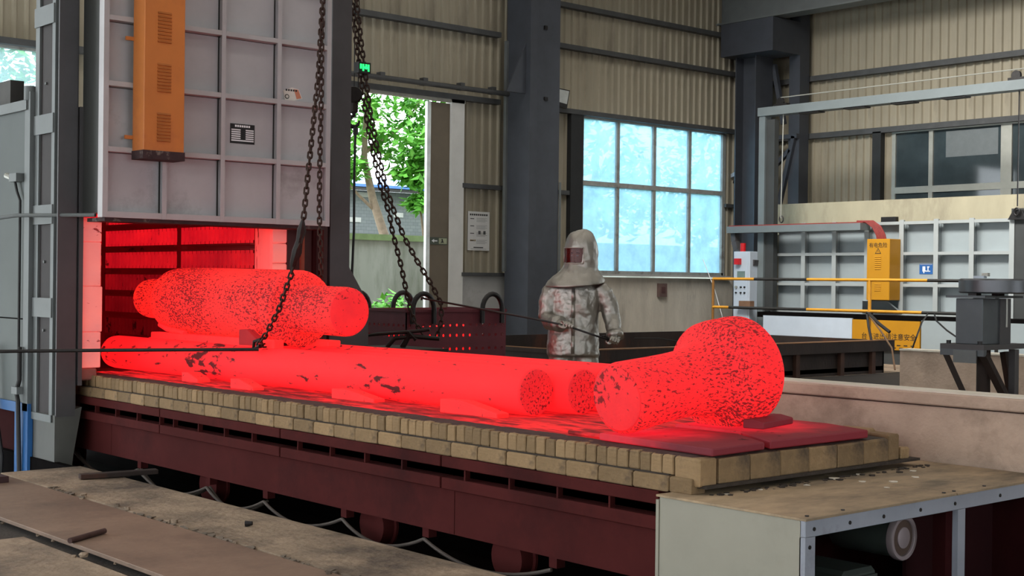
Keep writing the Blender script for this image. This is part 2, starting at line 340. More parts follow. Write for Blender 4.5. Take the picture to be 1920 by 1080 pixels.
clad(wb, 'y', 0, LY0, 1.6, 5.10); clad(wb, 'y', LY1, DY0, 1.6, 5.10); clad(wb, 'y', DY1+.05, WY0, 1.6, 5.10); clad(wb, 'y', WY1, 26.2, 1.6, 5.10)
for a0, a1 in ((0, 14.0), (17.0, 26.2)): B(XW-.2, XW+.04, a0, a1, 0, 1.62).build('dado_wall', m_conc, wb)
B(XW+.041, XW+.05, 17.0, 18.55, 0, 1.6).build('plaster_panel', m_white, wb)
B(XW-.25, XW-.2, 0, 14, 1.6, 1.61).build('dado_sill', m_conc, wb)
for z in (7.28, 6.42):
    for a0, a1 in ((0, 17.9), (18.85, 26)): B(XW+.03, XW+.19, a0, a1, z-.05, z+.05).build('girt', m_girt, wb)
for a0, a1 in ((0, 17.9), (18.85, 26)): B(XW+.03, XW+.19, a0, a1, 5.03, 5.13).build('girt', m_girt, wb)
B(XW+.03, XW+.14, 17.0, 18.5, 3.33, 3.42).build('girt', m_girt, wb); B(XW+.03, XW+.14, 19.0, 20.2, 3.33, 3.42).build('girt', m_girt, wb)
B(XW+.03, XW+.16, 17.0, 18.5, 1.60, 1.67).build('girt', m_girt, wb)
B(XW+.03, XW+.12, 24.95, 26, 3.3, 3.38).build('girt', m_girt, wb)
wr = structure('wall_right')
RX0, RZ0, RZ1 = -17.2, 3.0, 4.9
B(2, 9, YW-.05, YW, 0, ZT).build('plain_cladding', m_clad, wr); clad(wr, 'x', -21, 2, 4.95, ZT); clad(wr, 'x', -21, RX0, 0, 4.95); clad(wr, 'x', RX0, 2, 0, 3.0)
for z in (6.25, 4.93, 7.9):
    B(-20.6, 2, YW-.2, YW-.03, z-.06, z+.06).build('girt', m_girt, wr)
ce = structure('ceiling')
B(-21.3, 9.2, -6.2, 26.4, ZT, ZT+.1).build('roof_sheet', m_clad, ce)
# the hall goes on behind the photographer: side wall with a window band, end wall with the gate
wl = structure('wall_left')
B(-21, 9, -6.2, -6.0, 0, 1.2).build('dado_wall', m_conc, wl); B(-21, 9, -6.2, -6.0, 4.4, ZT).build('upper_wall', m_clad, wl)
for x in (-21, -17, -13, -9, -5, -1, 3, 7): B(x, x+.5, -6.2, -6.0, 1.2, 4.4).build('pier', m_clad, wl)
wf = structure('wall_front')
B(9, 9.2, -6, 2.0, 0, ZT).build('end_wall', m_clad, wf); B(9, 9.2, 7.5, 26.2, 0, ZT).build('end_wall', m_clad, wf); B(9, 9.2, 2.0, 7.5, 5.0, ZT).build('gate_lintel', m_clad, wf)
for x in (-20.6, -14.4, -8.2, -2.0): B(x-.12, x+.12, -6, 26.2, ZT-.55, ZT).build('roof_beam', m_col, ce)

# window behind the worker
def window_y(name, y0, y1, z0, z1, cols, zs, pane, fr=.06, x=XW):
    w = structure(name)
    B(x-.06, x+.05, y0-.03, y0+fr, z0, z1).build('window_frame', m_frame, w); B(x-.06, x+.05, y1-fr, y1+.05, z0, z1).build('window_frame', m_frame, w)
    B(x-.06, x+.05, y0, y1, z1-fr, z1+.02).build('window_frame', m_frame, w); B(x-.06, x+.05, y0, y1, z0-.02, z0+fr).build('window_frame', m_frame, w)
    for y in cols: B(x-.05, x+.04, y-.045, y+.045, z0, z1).build('mullion', m_frame, w)
    for z in zs: B(x-.05, x+.055, y0, y1, z-.05, z+.05).build('transom', m_frame, w)
    ys = [y0]+list(cols)+[y1]; zz = [z0]+list(zs)+[z1]
    for i in range(len(ys)-1):
        for j in range(len(zz)-1): B(x-.012, x-.006, ys[i], ys[i+1], zz[j], zz[j+1]).build('pane', pane, w)
    return w
g_frost = glass('dirty_window_glass', (196, 226, 240), .42, .2)
g_clear = glass('hazy_window_glass', (214, 232, 238), .72, .1)
w1 = window_y('window_1', WY0, WY1, WZ0, WZ1, (21.42, 22.58, 23.76), (3.62,), g_frost)
B(XW+.03, XW+.2, WY0-.1, WY1+.1, WZ0-.05, WZ0-.01).build('sill', m_white, w1)
B(XW+.02, XW+.16, WY0-.42, WY0-.06, 1.62, 5.03).build('reveal_post', M('reveal_dark', (40, 41, 42), .6, .1), w1)
w2 = window_y('window_2', LY0, LY1, LZ0, LZ1, (5.9, 7.3), (3.6,), g_clear)
w3 = structure('window_3')
g_dark = M('dark_office_glass', (56, 66, 70), .06, 0, .25, 1.5, spec=.6)
for x0, x1 in ((RX0+.07, -16.28), (-16.2, -14.6), (-14.4, -13.3), (-13.2, -12.0)):
    B(x0, x1, YW-.03, YW-.02, 3.66, 4.85).build('pane', g_dark, w3); B(x0, x1, YW-.03, YW-.02, 3.0, 3.52).build('pane', g_dark, w3)
for x0, x1 in ((RX0, RX0+.09), (-16.29, -16.19), (-14.62, -14.38), (-13.32, -13.2)): B(x0, x1, YW-.07, YW-.0, 3.0, 4.9).build('mullion', m_alu, w3)
B(RX0, 2, YW-.075, YW, 3.52, 3.66).build('transom', m_alu, w3); B(RX0, 2, YW-.075, YW, 4.84, 4.9).build('transom', m_alu, w3)
B(RX0-.42, RX0-.2, YW-.2, YW-.03, 0, 4.9).build('post', M('reveal_dark', (40, 41, 42)), w3)
B(-15.9, -14.7, YW-.034, YW-.031, 4.25, 4.8).build('notice_behind_glass', M('notice_grey', (104, 110, 112), .5, 0, .1, 6), w3)

# doorway to the yard, its sliding leaf and header track
d1 = structure('door_1')
B(XW-.06, XW+.12, DY1-.24, DY1+.08, 0, 5.03).build('door_jamb', M('door_jamb_white', (206, 206, 202), .6, 0, .08, 2), d1)
B(XW+.02, XW+.12, DY0, DY1+.1, 4.97, 5.08).build('door_header', M('door_header_paint', (160, 158, 148), .6), d1)
leaf = thing('sliding_door', 'brown sliding door leaf pushed aside in the yard doorway', 'door', (XW+.16, 16.5, 0))
B(XW+.0, XW+.06, 16.24, 16.78, .02, 4.95).build('door_leaf', M('door_leaf_brown', (108, 98, 84), .6, .1, .12, 2), leaf)
B(XW+.0, XW+.07, 16.15, 16.24, .02, 4.95).build('door_edge', M('door_edge_white', (222, 230, 230), .5), leaf)
tr = thing('door_track', 'grey pipe track with hangers above the yard doorway', 'door track', (XW+.2, 14, 5.2))
MB().tube([(XW+.30, 13.5, 5.24), (XW+.30, 18.2, 5.24)], .05, 10).build('track_pipe', m_girt, tr, smooth=True)
for y in (14.9, 15.9, 16.8, 17.6): B(XW+.2, XW+.34, y-.05, y+.05, 5.2, 5.34).build('hanger', m_girt, tr)
ex = thing('exit_sign', 'small green exit sign with arrow on the sliding door leaf', 'exit sign', (XW+.065, 16.46, 2.2))
B(XW+.062, XW+.075, 16.25, 16.67, 2.20, 2.34).build('sign_board', M('exit_dark', (66, 74, 62), .5), ex)
B(XW+.076, XW+.078, 16.46, 16.655, 2.215, 2.325).build('sign_panel', M('exit_pale', (150, 156, 128), .5), ex)
MB().prism([(XW+.076, 16.28, 2.27), (XW+.076, 16.34, 2.235), (XW+.076, 16.34, 2.26), (XW+.076, 16.42, 2.26), (XW+.076, 16.42, 2.28), (XW+.076, 16.34, 2.28), (XW+.076, 16.34, 2.305)], (.003, 0, 0)).build('arrow', m_whitetxt, ex)
MB().prism([(XW+.079, 16.50, 2.23), (XW+.079, 16.53, 2.27), (XW+.079, 16.52, 2.31), (XW+.079, 16.55, 2.31), (XW+.079, 16.56, 2.27), (XW+.079, 16.58, 2.23), (XW+.079, 16.55, 2.24)], (.002, 0, 0)).build('running_figure', m_blacktxt, ex)
po = thing('safety_notice', 'white printed safety notice on brown cladding left of the column', 'poster', (XW+.04, 17.48, 2.1))
B(XW+.046, XW+.052, 17.2, 17.76, 2.11, 2.88).build('sheet', m_paper, po)
def print_line(y0, y1, z, h, parent, mat=None): B(XW+.0525, XW+.0535, y0, y1, z, z+h).build('print_line', mat or m_blacktxt, parent)
for k in range(9): print_line(17.25+k*.052, 17.288+k*.052, 2.80, .035, po)
g_txt = M('print_grey', (140, 140, 140), .7)
for k in range(4):
    print_line(17.26, 17.36, 2.73-k*.145, .014, po)
    for q in range(4): print_line(17.42, 17.70-.05*(q % 2), 2.745-k*.145-q*.022, .007, po, g_txt)
for k in range(2): print_line(17.47+k*.13, 17.53+k*.13, 2.43, .07, po, M('print_mid', (90, 90, 92), .7))
for k in range(3): print_line(17.27+k*.05, 17.30+k*.05, 2.29, .035, po, M('print_ochre', (150, 130, 90), .7))
print_line(17.35, 17.6, 2.16, .018, po); print_line(17.28, 17.68, 2.135, .008, po, g_txt)

# ------------------------------------------------------------------ columns, floodlight, runway beam
def hcolumn(name, label, x, y, w, d, h, yw=.05):
    t = thing(name, label, 'column', (x, y, 0))
    B(x+d/2-.03, x+d/2, y-w/2, y+w/2, 0, h).build('flange', m_col, t); B(x-d/2, x-d/2+.03, y-w/2, y+w/2, 0, h).build('flange', m_col, t)
    B(x-d/2+.03, x+d/2-.03, y-yw, y+yw, 0, h).build('web', m_col, t); return t
cl = hcolumn('steel_column', 'dark steel column between the doorway and the big window', -20.42, 18.52, .66, .62, 9.0)
B(-20.75, -20.05, 18.0, 18.19, .3, 9.0).build('side_plate', m_col, cl)
B(-20.12, -20.07, 18.40, 18.47, 6.5, 6.58).build('bolt_box', m_steel, cl); B(-20.12, -20.07, 18.42, 18.5, 5.1, 5.17).build('bolt_box', m_steel, cl)
B(-20.1, -20.085, 18.85, 18.90, 0, 3.5).build('conduit', m_flange, cl)
MB().prism([(-20.2, 18.0, 6.2), (-20.2, 17.5, 5.2), (-20.2, 18.0, 5.2)], (.03, 0, 0)).build('gusset', m_col, cl)
B(-20.78, -20.70, 17.95, 18.12, 1.7, 6.3).build('angle_strip', m_flange, cl)
flood = thing('floodlight', 'small square floodlight on the dark column above the window', 'floodlight', (-20.6, 19.2, 5.2))
fh = MB().prism([(-20.55, 19.10, 5.10), (-20.55, 19.40, 5.06), (-20.55, 19.48, 5.44), (-20.55, 19.14, 5.46)], (.08, 0, 0)).build('housing', m_steel, flood)
MB().prism([(-20.469, 19.13, 5.18), (-20.469, 19.39, 5.15), (-20.469, 19.45, 5.42), (-20.469, 19.16, 5.435)], (.006, 0, 0)).build('lens', M('lamp_lens', (176, 180, 178), .3), flood)
B(-20.55, -20.5, 18.85, 19.15, 5.08, 5.13).build('bracket', m_steel, flood)
cc2 = hcolumn('steel_column', 'dark steel corner column behind the grey gantry frame', -20.3, 25.2, .62, .6, 9.0)
for (a, b) in (((-20.0, 25.55, 6.6), (-19.7, 25.55, 5.2)), ((-20.0, 25.55, 2.6), (-19.4, 25.55, 4.9)), ((-20.0, 25.55, 4.9), (-19.3, 25.55, 4.9)), ((-20.0, 25.55, 4.2), (-19.5, 25.55, 4.6))):
    MB().bar(a, b, .1, .1).build('brace', m_col, cc2)
B(-19.6, -19.3, 25.6, 25.95, 0, 9.0).build('back_post', m_col, cc2)
B(-20.8, -19.3, 24.6, 25.6, 6.75, 7.5).build('corbel', m_col, cc2)
rw = thing('runway_beam', 'pale grey crane runway beam along the right wall at the top', 'crane beam', (-12, 25.1, 7.6))
B(-21, 2, 24.85, 24.9, 7.55, 8.3).build('web', m_flange, rw); B(-21, 2, 24.65, 25.1, 7.52, 7.56).build('flange', m_flange, rw); B(-21, 2, 24.65, 25.1, 8.3, 8.34).build('flange', m_flange, rw)
cctv = thing('wall_camera', 'white wall camera on a bracket right of the big window', 'camera', (XW+.1, 25.2, 4))
MB().bar((XW+.05, 25.25, 4.05), (XW+.4, 25.05, 4.1), .09, .09).build('camera_body', m_light, cctv); MB().tube([(XW+.05, 25.3, 3.9), (XW+.2, 25.2, 4.02)], .025, 8).build('bracket', m_steel, cctv)
B(XW+.15, XW+.25, 25.3, 25.42, 4.12, 4.22).build('lens_hood', m_steel, cctv)
jb = thing('wall_box', 'pale electrical box on the wall below the camera', 'electrical box', (XW+.1, 25.5, 3.4))
B(XW+.03, XW+.16, 25.35, 25.65, 3.38, 3.74).build('box_body', m_flange, jb); B(XW+.161, XW+.168, 25.37, 25.63, 3.40, 3.72).build('lid', M('lid_grey', (146, 148, 146), .5), jb)
sb2 = thing('socket_box', 'small brown socket box on the concrete below the window', 'electrical box', (XW+.05, 23.0, 1.3))
B(XW+.04, XW+.12, 22.7, 22.95, 1.2, 1.5).build('box_body', M('socket_brown', (104, 84, 80), .6), sb2); B(XW+.121, XW+.126, 22.76, 22.89, 1.28, 1.42).build('face', M('socket_face', (84, 60, 60), .6), sb2)

# ------------------------------------------------------------------ bogie hearth
XB0, XB1, YB0, YB1, ZD = -15.0, -4.25, 4.92, 6.62, .675
bg_ = thing('furnace_bogie', 'oxide red furnace bogie with firebrick deck carrying the glowing rolls', 'furnace bogie', (-8, 5.7, 0))
B(XB0, -4.46, 5.0, 6.5, .05, .50).build('core', m_dark, bg_)
B(XB0, XB1+.14*-1, YB0+.09, YB1-.05, .50, .664).build('hearth_core', m_mortar, bg_)
# side channels in lengths, stiffeners between, deep skirt plate
JT = (-15.0, -13.1, -11.36, -9.62, -7.9, -6.17, -4.48)
for i in range(len(JT)-1):
    a, b = JT[i]+.006, JT[i+1]-.006
    B(a, b, 4.885, 4.99, .437, .50).build('upper_channel', m_skirt, bg_, bevel=.004); B(a, b, 4.885, 4.99, .312, .378).build('lower_channel', m_skirt, bg_, bevel=.004)
    k = a+.2
    while k < b:
        B(k-.006, k+.006, 4.895, 4.93, .378, .437).build('stiffener', m_skirt, bg_); k += .38
B(XB0, -4.48, 5.0, 5.02, .37, .45).build('channel_web', M('shaded_web', (34, 20, 20), .9, spec=.05), bg_)  # shade of the channel recess put into a darker web colour
for a, b in ((-15, -10.55), (-10.55, -6.1), (-6.1, -4.48)): B(a+.003, b-.003, 4.935, 4.96, .05, .312).build('skirt_plate', m_skirt, bg_)
for x in (-11.7, -9.2, -7.1, -5.8):
    MB().lathe([(.02, -.05), (.13, -.05), (.135, -.03), (.135, .03), (.155, .032), (.155, .05), (.02, .05)], (x, 5.12, -.05), (0, 1, 0), 24).build('wheel', m_skirt, bg_, smooth=True)
for x in (-10.1, -9.0, -8.2, -7.25, -6.4, -5.3):
    B(x-.03, x+.03, 4.96, 5.02, -.01, .05).build('cable_bracket', m_skirt, bg_)
# bricks: shared slightly chipped shapes
def brick_mesh(lx, ly, lz, seed):
    rnd = random.Random(seed); ch = lambda: rnd.uniform(.002, .007)
    mb = MB(); rings = []
    for z, s in ((0, .004), (.006, 0), (lz-.008, 0), (lz, .006)):
        ring = []
        for (x, y) in ((0, 0), (lx, 0), (lx, ly), (0, ly)):
            for k in (0, 1):
                cx = ch()+s; cy = ch()+s
                sx = 1 if x == 0 else -1; sy = 1 if y == 0 else -1
                first = (x == 0) == (y == 0)
                ring.append((x+sx*(s if (k == 0) == first else cx), y+sy*(cy if (k == 0) == first else s), z+rnd.uniform(-.002, .002)))
        rings.append([Vector(p) for p in ring])
    mb.rings(rings); me = bpy.data.meshes.new('brick'); me.from_pydata([tuple(v) for v in mb.v], [], mb.f); me.materials.append(m_brick); return me
UP = [brick_mesh(.071, .114, .092, s) for s in range(5)]; LO = [brick_mesh(.232, .114, .078, 20+s) for s in range(4)]; EN = [brick_mesh(.114, .232, .122, 40+s) for s in range(4)]
x = -4.42; i = 0
while x > -11.4:
    w = .0755
    inst(UP[i % 5], 'brick', bg_, (x-w, YB0+random.uniform(-.004, .006), .585+random.uniform(-.004, .002))); x -= w; i += 1
x = -4.43; i = 0
while x > -11.4:
    inst(LO[i % 4], 'brick', bg_, (x-.234, YB0-.025+random.uniform(-.004, .004), .503)); x -= .2375; i += 1
inst(brick_mesh(.16, .12, .13, 71), 'brick', bg_, (-4.415, YB0, .545)); inst(brick_mesh(.14, .10, .075, 72), 'brick', bg_, (-4.43, YB0-.02, .503))
for k in range(6): inst(EN[k % 4], 'brick', bg_, (XB1-.114+random.uniform(-.006, .004), YB0+.135+k*.237, .548))
inst(brick_mesh(.16, .10, .14, 73), 'brick', bg_, (XB1-.17, 6.48, .55)); inst(brick_mesh(.11, .08, .06, 74), 'brick', bg_, (XB1-.12, 6.60, .55)); inst(brick_mesh(.2, .1, .15, 75), 'brick', bg_, (XB1-.39, 6.52, .55))
B(-11.3, -4.44, YB0-.015, YB0+.06, .580, .586).build('mortar_bed', m_mortar, bg_); B(XB1-.13, XB1+.02, YB0+.02, YB1+.12, .535, .549).build('mortar_bed', m_mortar, bg_)
# glowing scale on the deck: rough surface between the brick edges
def rough_sheet(x0, x1, y0, y1, z, nx, ny, amp, sc, edge=0.03):
    mb = MB()
    for i in range(nx+1):
        for j in range(ny+1):
            x = x0+(x1-x0)*i/nx; y = y0+(y1-y0)*j/ny
            if j == 0: y += noise.noise((x*9, 3, 1))*edge
            h = noise.noise((x*sc*.5, y*sc, z))*amp + noise.noise((x*sc*2, y*sc*3, 5))*amp*.4
            if j in (0, ny) or i in (0, nx): h = -.012
            mb.v.append((x, y, z+h))
    mb.f = [(i*(ny+1)+j, (i+1)*(ny+1)+j, (i+1)*(ny+1)+j+1, i*(ny+1)+j+1) for i in range(nx) for j in range(ny)]
    return mb
rough_sheet(-11.25, -4.95, 5.075, 6.5, .683, 260, 60, .006, 9, .05).build('glowing_deck_scale', m_hotdeck, bg_, smooth='all', kind='stuff')
rough_sheet(-11.2, -4.30, YB0+.006, 5.14, .6805, 240, 5, .003, 14, .010).build('deck_edge_soot', m_brickedge, bg_, smooth='all', kind='stuff')
rough_sheet(-5.0, -4.27, 5.0, 6.55, .674, 40, 60, .004, 14, .0).build('deck_end_soot', m_mortar, bg_, smooth='all', kind='stuff')
B(-15, -11.2, 4.95, 6.6, .66, .676).build('inner_deck', M('dull_deck', (70, 34, 32), .95), bg_)
# dull red deck plates near the end of the bogie
def slab(name, label, pts, z, h, mat, cat='steel plate'):
    c0 = Vector((sum(p[0] for p in pts)/len(pts), sum(p[1] for p in pts)/len(pts), z))
    mb = MB().prism([(p[0], p[1], z) for p in pts], (0, 0, h)); o = mb.build(name, mat, None, bevel=.006, off=c0); tag(o, label, cat); return o
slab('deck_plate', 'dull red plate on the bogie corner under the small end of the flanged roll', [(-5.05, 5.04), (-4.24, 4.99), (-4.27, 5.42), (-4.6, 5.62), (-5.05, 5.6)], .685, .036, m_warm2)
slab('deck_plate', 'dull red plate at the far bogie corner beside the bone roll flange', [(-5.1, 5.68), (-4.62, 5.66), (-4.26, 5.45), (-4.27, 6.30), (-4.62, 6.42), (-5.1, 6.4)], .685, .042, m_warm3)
slab('deck_plate', 'bright glowing shim plate directly below the bone roll', [(-5.35, 5.1), (-5.07, 5.1), (-5.12, 6.35), (-5.4, 6.3)], .685, .02, m_hotdeck)

# ------------------------------------------------------------------ the hot steel
G = 'glowing round rolls side by side on the bogie deck'
def roll(label, a, b, r, mat=m_hotroll):
    a, b = Vector(a), Vector(b); L = (b-a).length
    t = thing('hot_steel_roll', label, 'steel roll', a, G)
    prof = [(r*.70, 0), (r*.86, .012), (r*.96, .045), (r, .10)] + [(r*(1+.006*math.sin(k*1.7)), .1+(L-.12)*k/24) for k in range(1, 25)] + [(r*.985, L-.008), (r*.95, L)]
    MB().lathe(prof, a, b-a, 48).build('roll_body', mat, t, smooth=True)
    MB().lathe([(r*.95, L), (r*.93, L+.006), (r*.5, L+.008), (r*.06, L+.007)], a, b-a, 40).build('end_face', m_hotend, t, smooth='all')
    return t
roll('nearest glowing round roll lying along the front of the bogie deck', (-11.72, 5.49, .828), (-6.18, 5.63, .828), .146)
roll('second glowing round roll from the front, its end just past the nearest one', (-11.6, 5.80, .826), (-6.08, 5.93, .826), .142)
roll('third glowing round roll, its end half hidden by the flanged piece', (-11.5, 6.09, .826), (-6.15, 6.225, .826), .140)
roll('farthest glowing round roll at the back edge of the deck', (-11.4, 6.38, .826), (-5.75, 6.51, .826), .138)
# big stepped roll on top
X0 = -11.66; bigp = [(.10, 0), (.155, .012), (.172, .04), (.178, .09), (.178, .46), (.182, .50), (.20, .515), (.25, .53), (.278, .57), (.288, .65), (.292, .85), (.296, 1.2), (.298, 1.7), (.300, 2.2), (.300, 2.34), (.286, 2.36), (.292, 2.38), (.300, 2.40), (.300, 2.50), (.290, 2.535), (.255, 2.56), (.21, 2.575), (.192, 2.60), (.186, 2.66), (.186, 2.9), (.186, 3.12), (.182, 3.16), (.176, 3.172)]
top = thing('stepped_hot_roll', 'thick glowing roll with stepped journals lying crosswise on top in the chain', 'steel roll', (X0, 5.82, 1.28))
MB().lathe(bigp, (X0, 5.80, 1.31), (1, .012, -.016), 56).build('roll_body', m_hotbig, top, smooth=True)
MB().lathe([(.176, 3.172), (.172, 3.18), (.09, 3.184), (.01, 3.183)], (X0, 5.80, 1.31), (1, .012, -.016), 48).build('end_face', m_hotface, top, smooth='all')
# bone shaped flanged roll at the bogie end
bone = thing('flanged_hot_roll', 'glowing bone shaped roll with a wide flange at the bogie end', 'steel roll', (-4.9, 5.05, .72))
a0 = Vector((-4.93, 5.05, .905)); ax = Vector((.0, 1, .12)).normalized()
MB().lathe([(.170, .0), (.182, .012), (.187, .05), (.184, .15), (.180, .28), (.178, .40), (.180, .50), (.188, .58), (.206, .65), (.232, .695), (.264, .72), (.291, .732), (.301, .748), (.305, .79), (.306, .85), (.299, .862), (.305, .874), (.306, .95), (.301, .99), (.284, 1.015), (.24, 1.03), (.12, 1.035)], a0, ax, 56).build('roll_body', m_hotbone, bone, smooth=True)
MB().lathe([(.170, .0), (.160, -.006), (.09, -.010), (.01, -.012)], a0, ax, 48).build('end_face', m_hotface, bone, smooth='all')
# wedges and blocks
def block(label, cx, cy, z, l, w, h, rz, mat=m_hotblock, cat='wedge', slope=.35, name='chock_block'):
    mb = MB(); m = Matrix.Rotation(rz, 3, 'Z')
    pts = [(-l/2, -w/2, 0), (l/2, -w/2, 0), (l/2, -w/2, h*slope), (-l/2*.2, -w/2, h), (-l/2, -w/2, h)]
    P_ = [Vector((cx, cy, z)) + m @ Vector(p) for p in pts]; d = m @ Vector((0, w, 0)); mb.prism(P_, d)
    o = mb.build(name, mat, None, bevel=.005, off=(cx, cy, z)); tag(o, label, cat, 'chocks holding the hot rolls'); return o
block('leftmost glowing chock block in front of the nearest roll', -9.75, 5.26, .682, .22, .12, .075, .1)
block('glowing chock block with dark flakes, second from the furnace mouth', -8.9, 5.22, .682, .30, .10, .075, .05)
block('glowing chock block under the middle of the nearest roll', -7.68, 5.36, .682, .46, .10, .07, .06)
block('glowing chock block nearest to the open end of the front roll', -6.45, 5.36, .682, .52, .10, .085, .05)
block('dull red wedge under the bone roll flange', -4.72, 6.02, .727, .12, .40, .05, .25, m_warm, slope=.7)
m_dullw = hot('dull_wedge', .35, (1, .02, .03), flake=.5, fscale=12, base=(.08, .02, .022), seed=4.)
block('small dull red wedge beside the chain below the big roll', -9.3, 5.50, .985, .22, .08, .12, .3, m_dullw, slope=.2)
tag(MB().bar((-9.0, 5.55, 1.0), (-11.12, 5.60, .99), .09, .07).build('support_slab', m_hotblock, None, bevel=.008, off=(-10.2, 5.58, .97)), 'flat glowing slab bedding the big stepped roll on the lower rolls', 'support slab')
tag(MB().bar((-8.95, 6.02, 1.0), (-10.9, 6.05, .99), .12, .05).build('support_slab', m_hotblock, None, bevel=.008, off=(-10.2, 6.03, .97)), 'flat glowing slab under the rear side of the big stepped roll', 'support slab')
tag(MB().tube([(-11.0, 5.58, 1.09), (-10.85, 5.57, 1.06), (-10.5, 5.56, 1.035)], [.02, .024, .02], 10).build('hot_bar', m_hotblock, None, smooth=True, off=(-10.8, 5.57, 1.03)), 'short glowing bar poking out left under the big stepped roll', 'steel bar')

# ------------------------------------------------------------------ heating furnace
fu = thing('heating_furnace', 'dark grey bogie hearth furnace at the left with glowing chamber', 'furnace', (-13, 5.7, 0))
XF = -10.9
B(-15.4, -11.45, 4.57, 4.62, .42, 2.97).build('side_panel', m_side, fu); B(-15.4, -15.3, 4.57, 7.4, .3, 2.95).build('rear_panel', m_side, fu)
B(-15.4, -11.4, 4.54, 4.62, 2.90, 2.985).build('top_angle', m_flange, fu); B(-15.4, -11.5, 4.63, 7.23, 2.5, 2.9).build('roof_panel', m_side, fu)
B(-11.46, -11.35, 4.555, 4.62, .36, 3.05).build('side_stile', m_flange, fu); B(-12.7, -11.46, 4.565, 4.57, 1.13, 1.14).build('panel_seam', m_dark, fu)
B(-12.4, -11.85, 4.58, 4.70, 2.98, 3.2).build('roof_box', M('roof_box', (60, 58, 56), .7), fu)
MB().tube([(-11.42, 4.58, 2.98), (-11.42, 4.58, 3.10)], .05, 10).build('lug', m_flange, fu, smooth=True)
# front post: dark web between pale flanges with batten plates
ps = B(-11.26, -11.0, 4.615, 4.63, .30, 5.2).build('post_web', M('post_web_dark', (44, 38, 38), .7), fu)
B(-11.34, -11.26, 4.595, 4.66, .30, 5.2).build('post_flange', m_flange, fu); B(-11.0, -10.94, 4.595, 4.66, .30, 5.2).build('post_flange', m_flange, fu)
B(-11.3, -10.9, 4.64, 4.78, .10, 5.2).build('post_body', m_post, fu); B(-10.9, -10.88, 4.605, 4.765, .35, 5.2).build('post_face', m_post, fu); B(-11.2, -10.87, 4.785, 4.82, .6, 2.9).build('guide_rail', m_post, fu)
for z in (3.58, 2.68, 1.93, 1.16): B(-11.345, -10.95, 4.583, 4.595, z, z+.16).build('batten', m_flange, fu)
B(-11.345, -10.94, 4.585, 4.60, .30, .36).build('batten', m_flange, fu)
for z in (3.1, 2.76, 1.62, 1.05):
    for xx in ((-11.18, -11.07) if z in (2.76,) else (-11.15,)): MB().tube([(xx, 4.615, z), (xx, 4.60, z)], .012, 8).build('bolt', m_flange, fu)
MB().prism([(-10.89, 4.60, .36), (-10.89, 4.83, .42), (-10.89, 4.76, .02), (-10.89, 4.71, -.5), (-10.89, 4.60, -.5)], (-.44, 0, 0)).build('foot_plate', M('foot_paint', (82, 82, 78), .6, .05, .12, 2), fu)
B(-13.5, -11.34, 4.555, 4.585, .34, .425).build('blue_band', m_blue, fu); B(-11.62, -11.34, 4.555, 4.60, -.5, .34).build('blue_leg', m_blue, fu); B(-15.0, -11.0, 4.64, 4.7, -.3, .35).build('lower_plate', m_inner, fu)
# lining and chamber
JL = [.74, 1.04, 1.42, 1.79, 1.99]
for i in range(len(JL)-1): B(-11.25, XF+random.uniform(-.003, .003), 4.815, 5.0+random.uniform(-.008, .006), JL[i]+.0015, JL[i+1]-.0015).build('lining_block', m_fibre, fu, bevel=.006)
B(-11.2, XF, 4.82, 4.965, .64, .735).build('lining_block', M('fibre_scorched', (150, 92, 84), .95), fu, bevel=.01)
for i in range(7): B(-11.2, XF+random.uniform(-.004, .004), 6.635, 6.80, .72+i*.185, .90+i*.185).build('lining_block', m_fibre, fu, bevel=.012)
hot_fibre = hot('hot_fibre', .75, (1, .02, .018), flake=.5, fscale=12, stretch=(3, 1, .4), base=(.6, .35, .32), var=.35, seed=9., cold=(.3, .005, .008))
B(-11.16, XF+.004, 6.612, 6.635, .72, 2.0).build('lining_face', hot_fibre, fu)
m_cham = hot('chamber_wall_glow', .05, (1, .004, .012), flake=.4, fscale=6, base=(.12, .03, .03), var=.4, seed=7.)
B(-15.0, -11.16, 6.66, 6.9, .6, 2.4).build('chamber_side_wall', m_cham, fu); B(-15.05, -15.0, 4.7, 6.9, .6, 2.4).build('chamber_end_wall', m_cham, fu); B(-15.0, -10.95, 4.7, 6.9, 2.22, 2.4).build('chamber_roof', m_cham, fu); B(-15.0, -11.25, 4.7, 4.82, .6, 2.4).build('chamber_near_wall', m_cham, fu)
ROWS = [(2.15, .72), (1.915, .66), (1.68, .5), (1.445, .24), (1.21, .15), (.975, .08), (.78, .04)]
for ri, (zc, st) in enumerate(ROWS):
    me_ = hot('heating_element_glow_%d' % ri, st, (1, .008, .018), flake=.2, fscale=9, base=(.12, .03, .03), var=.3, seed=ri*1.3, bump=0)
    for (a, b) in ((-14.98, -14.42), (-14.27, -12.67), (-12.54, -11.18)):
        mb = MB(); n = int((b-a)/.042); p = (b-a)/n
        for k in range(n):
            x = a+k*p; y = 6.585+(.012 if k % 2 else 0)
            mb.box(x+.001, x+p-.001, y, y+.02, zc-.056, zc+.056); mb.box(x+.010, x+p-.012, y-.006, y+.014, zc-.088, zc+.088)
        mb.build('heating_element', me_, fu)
        for z in (zc-.092, zc+.092): B(a, b, 6.575, 6.66, z-.008, z+.008).build('element_shelf', m_cham, fu)
for x in (-14.34, -12.605): B(x-.05, x+.05, 6.6, 6.66, .7, 2.2).build('element_pillar', m_cham, fu)
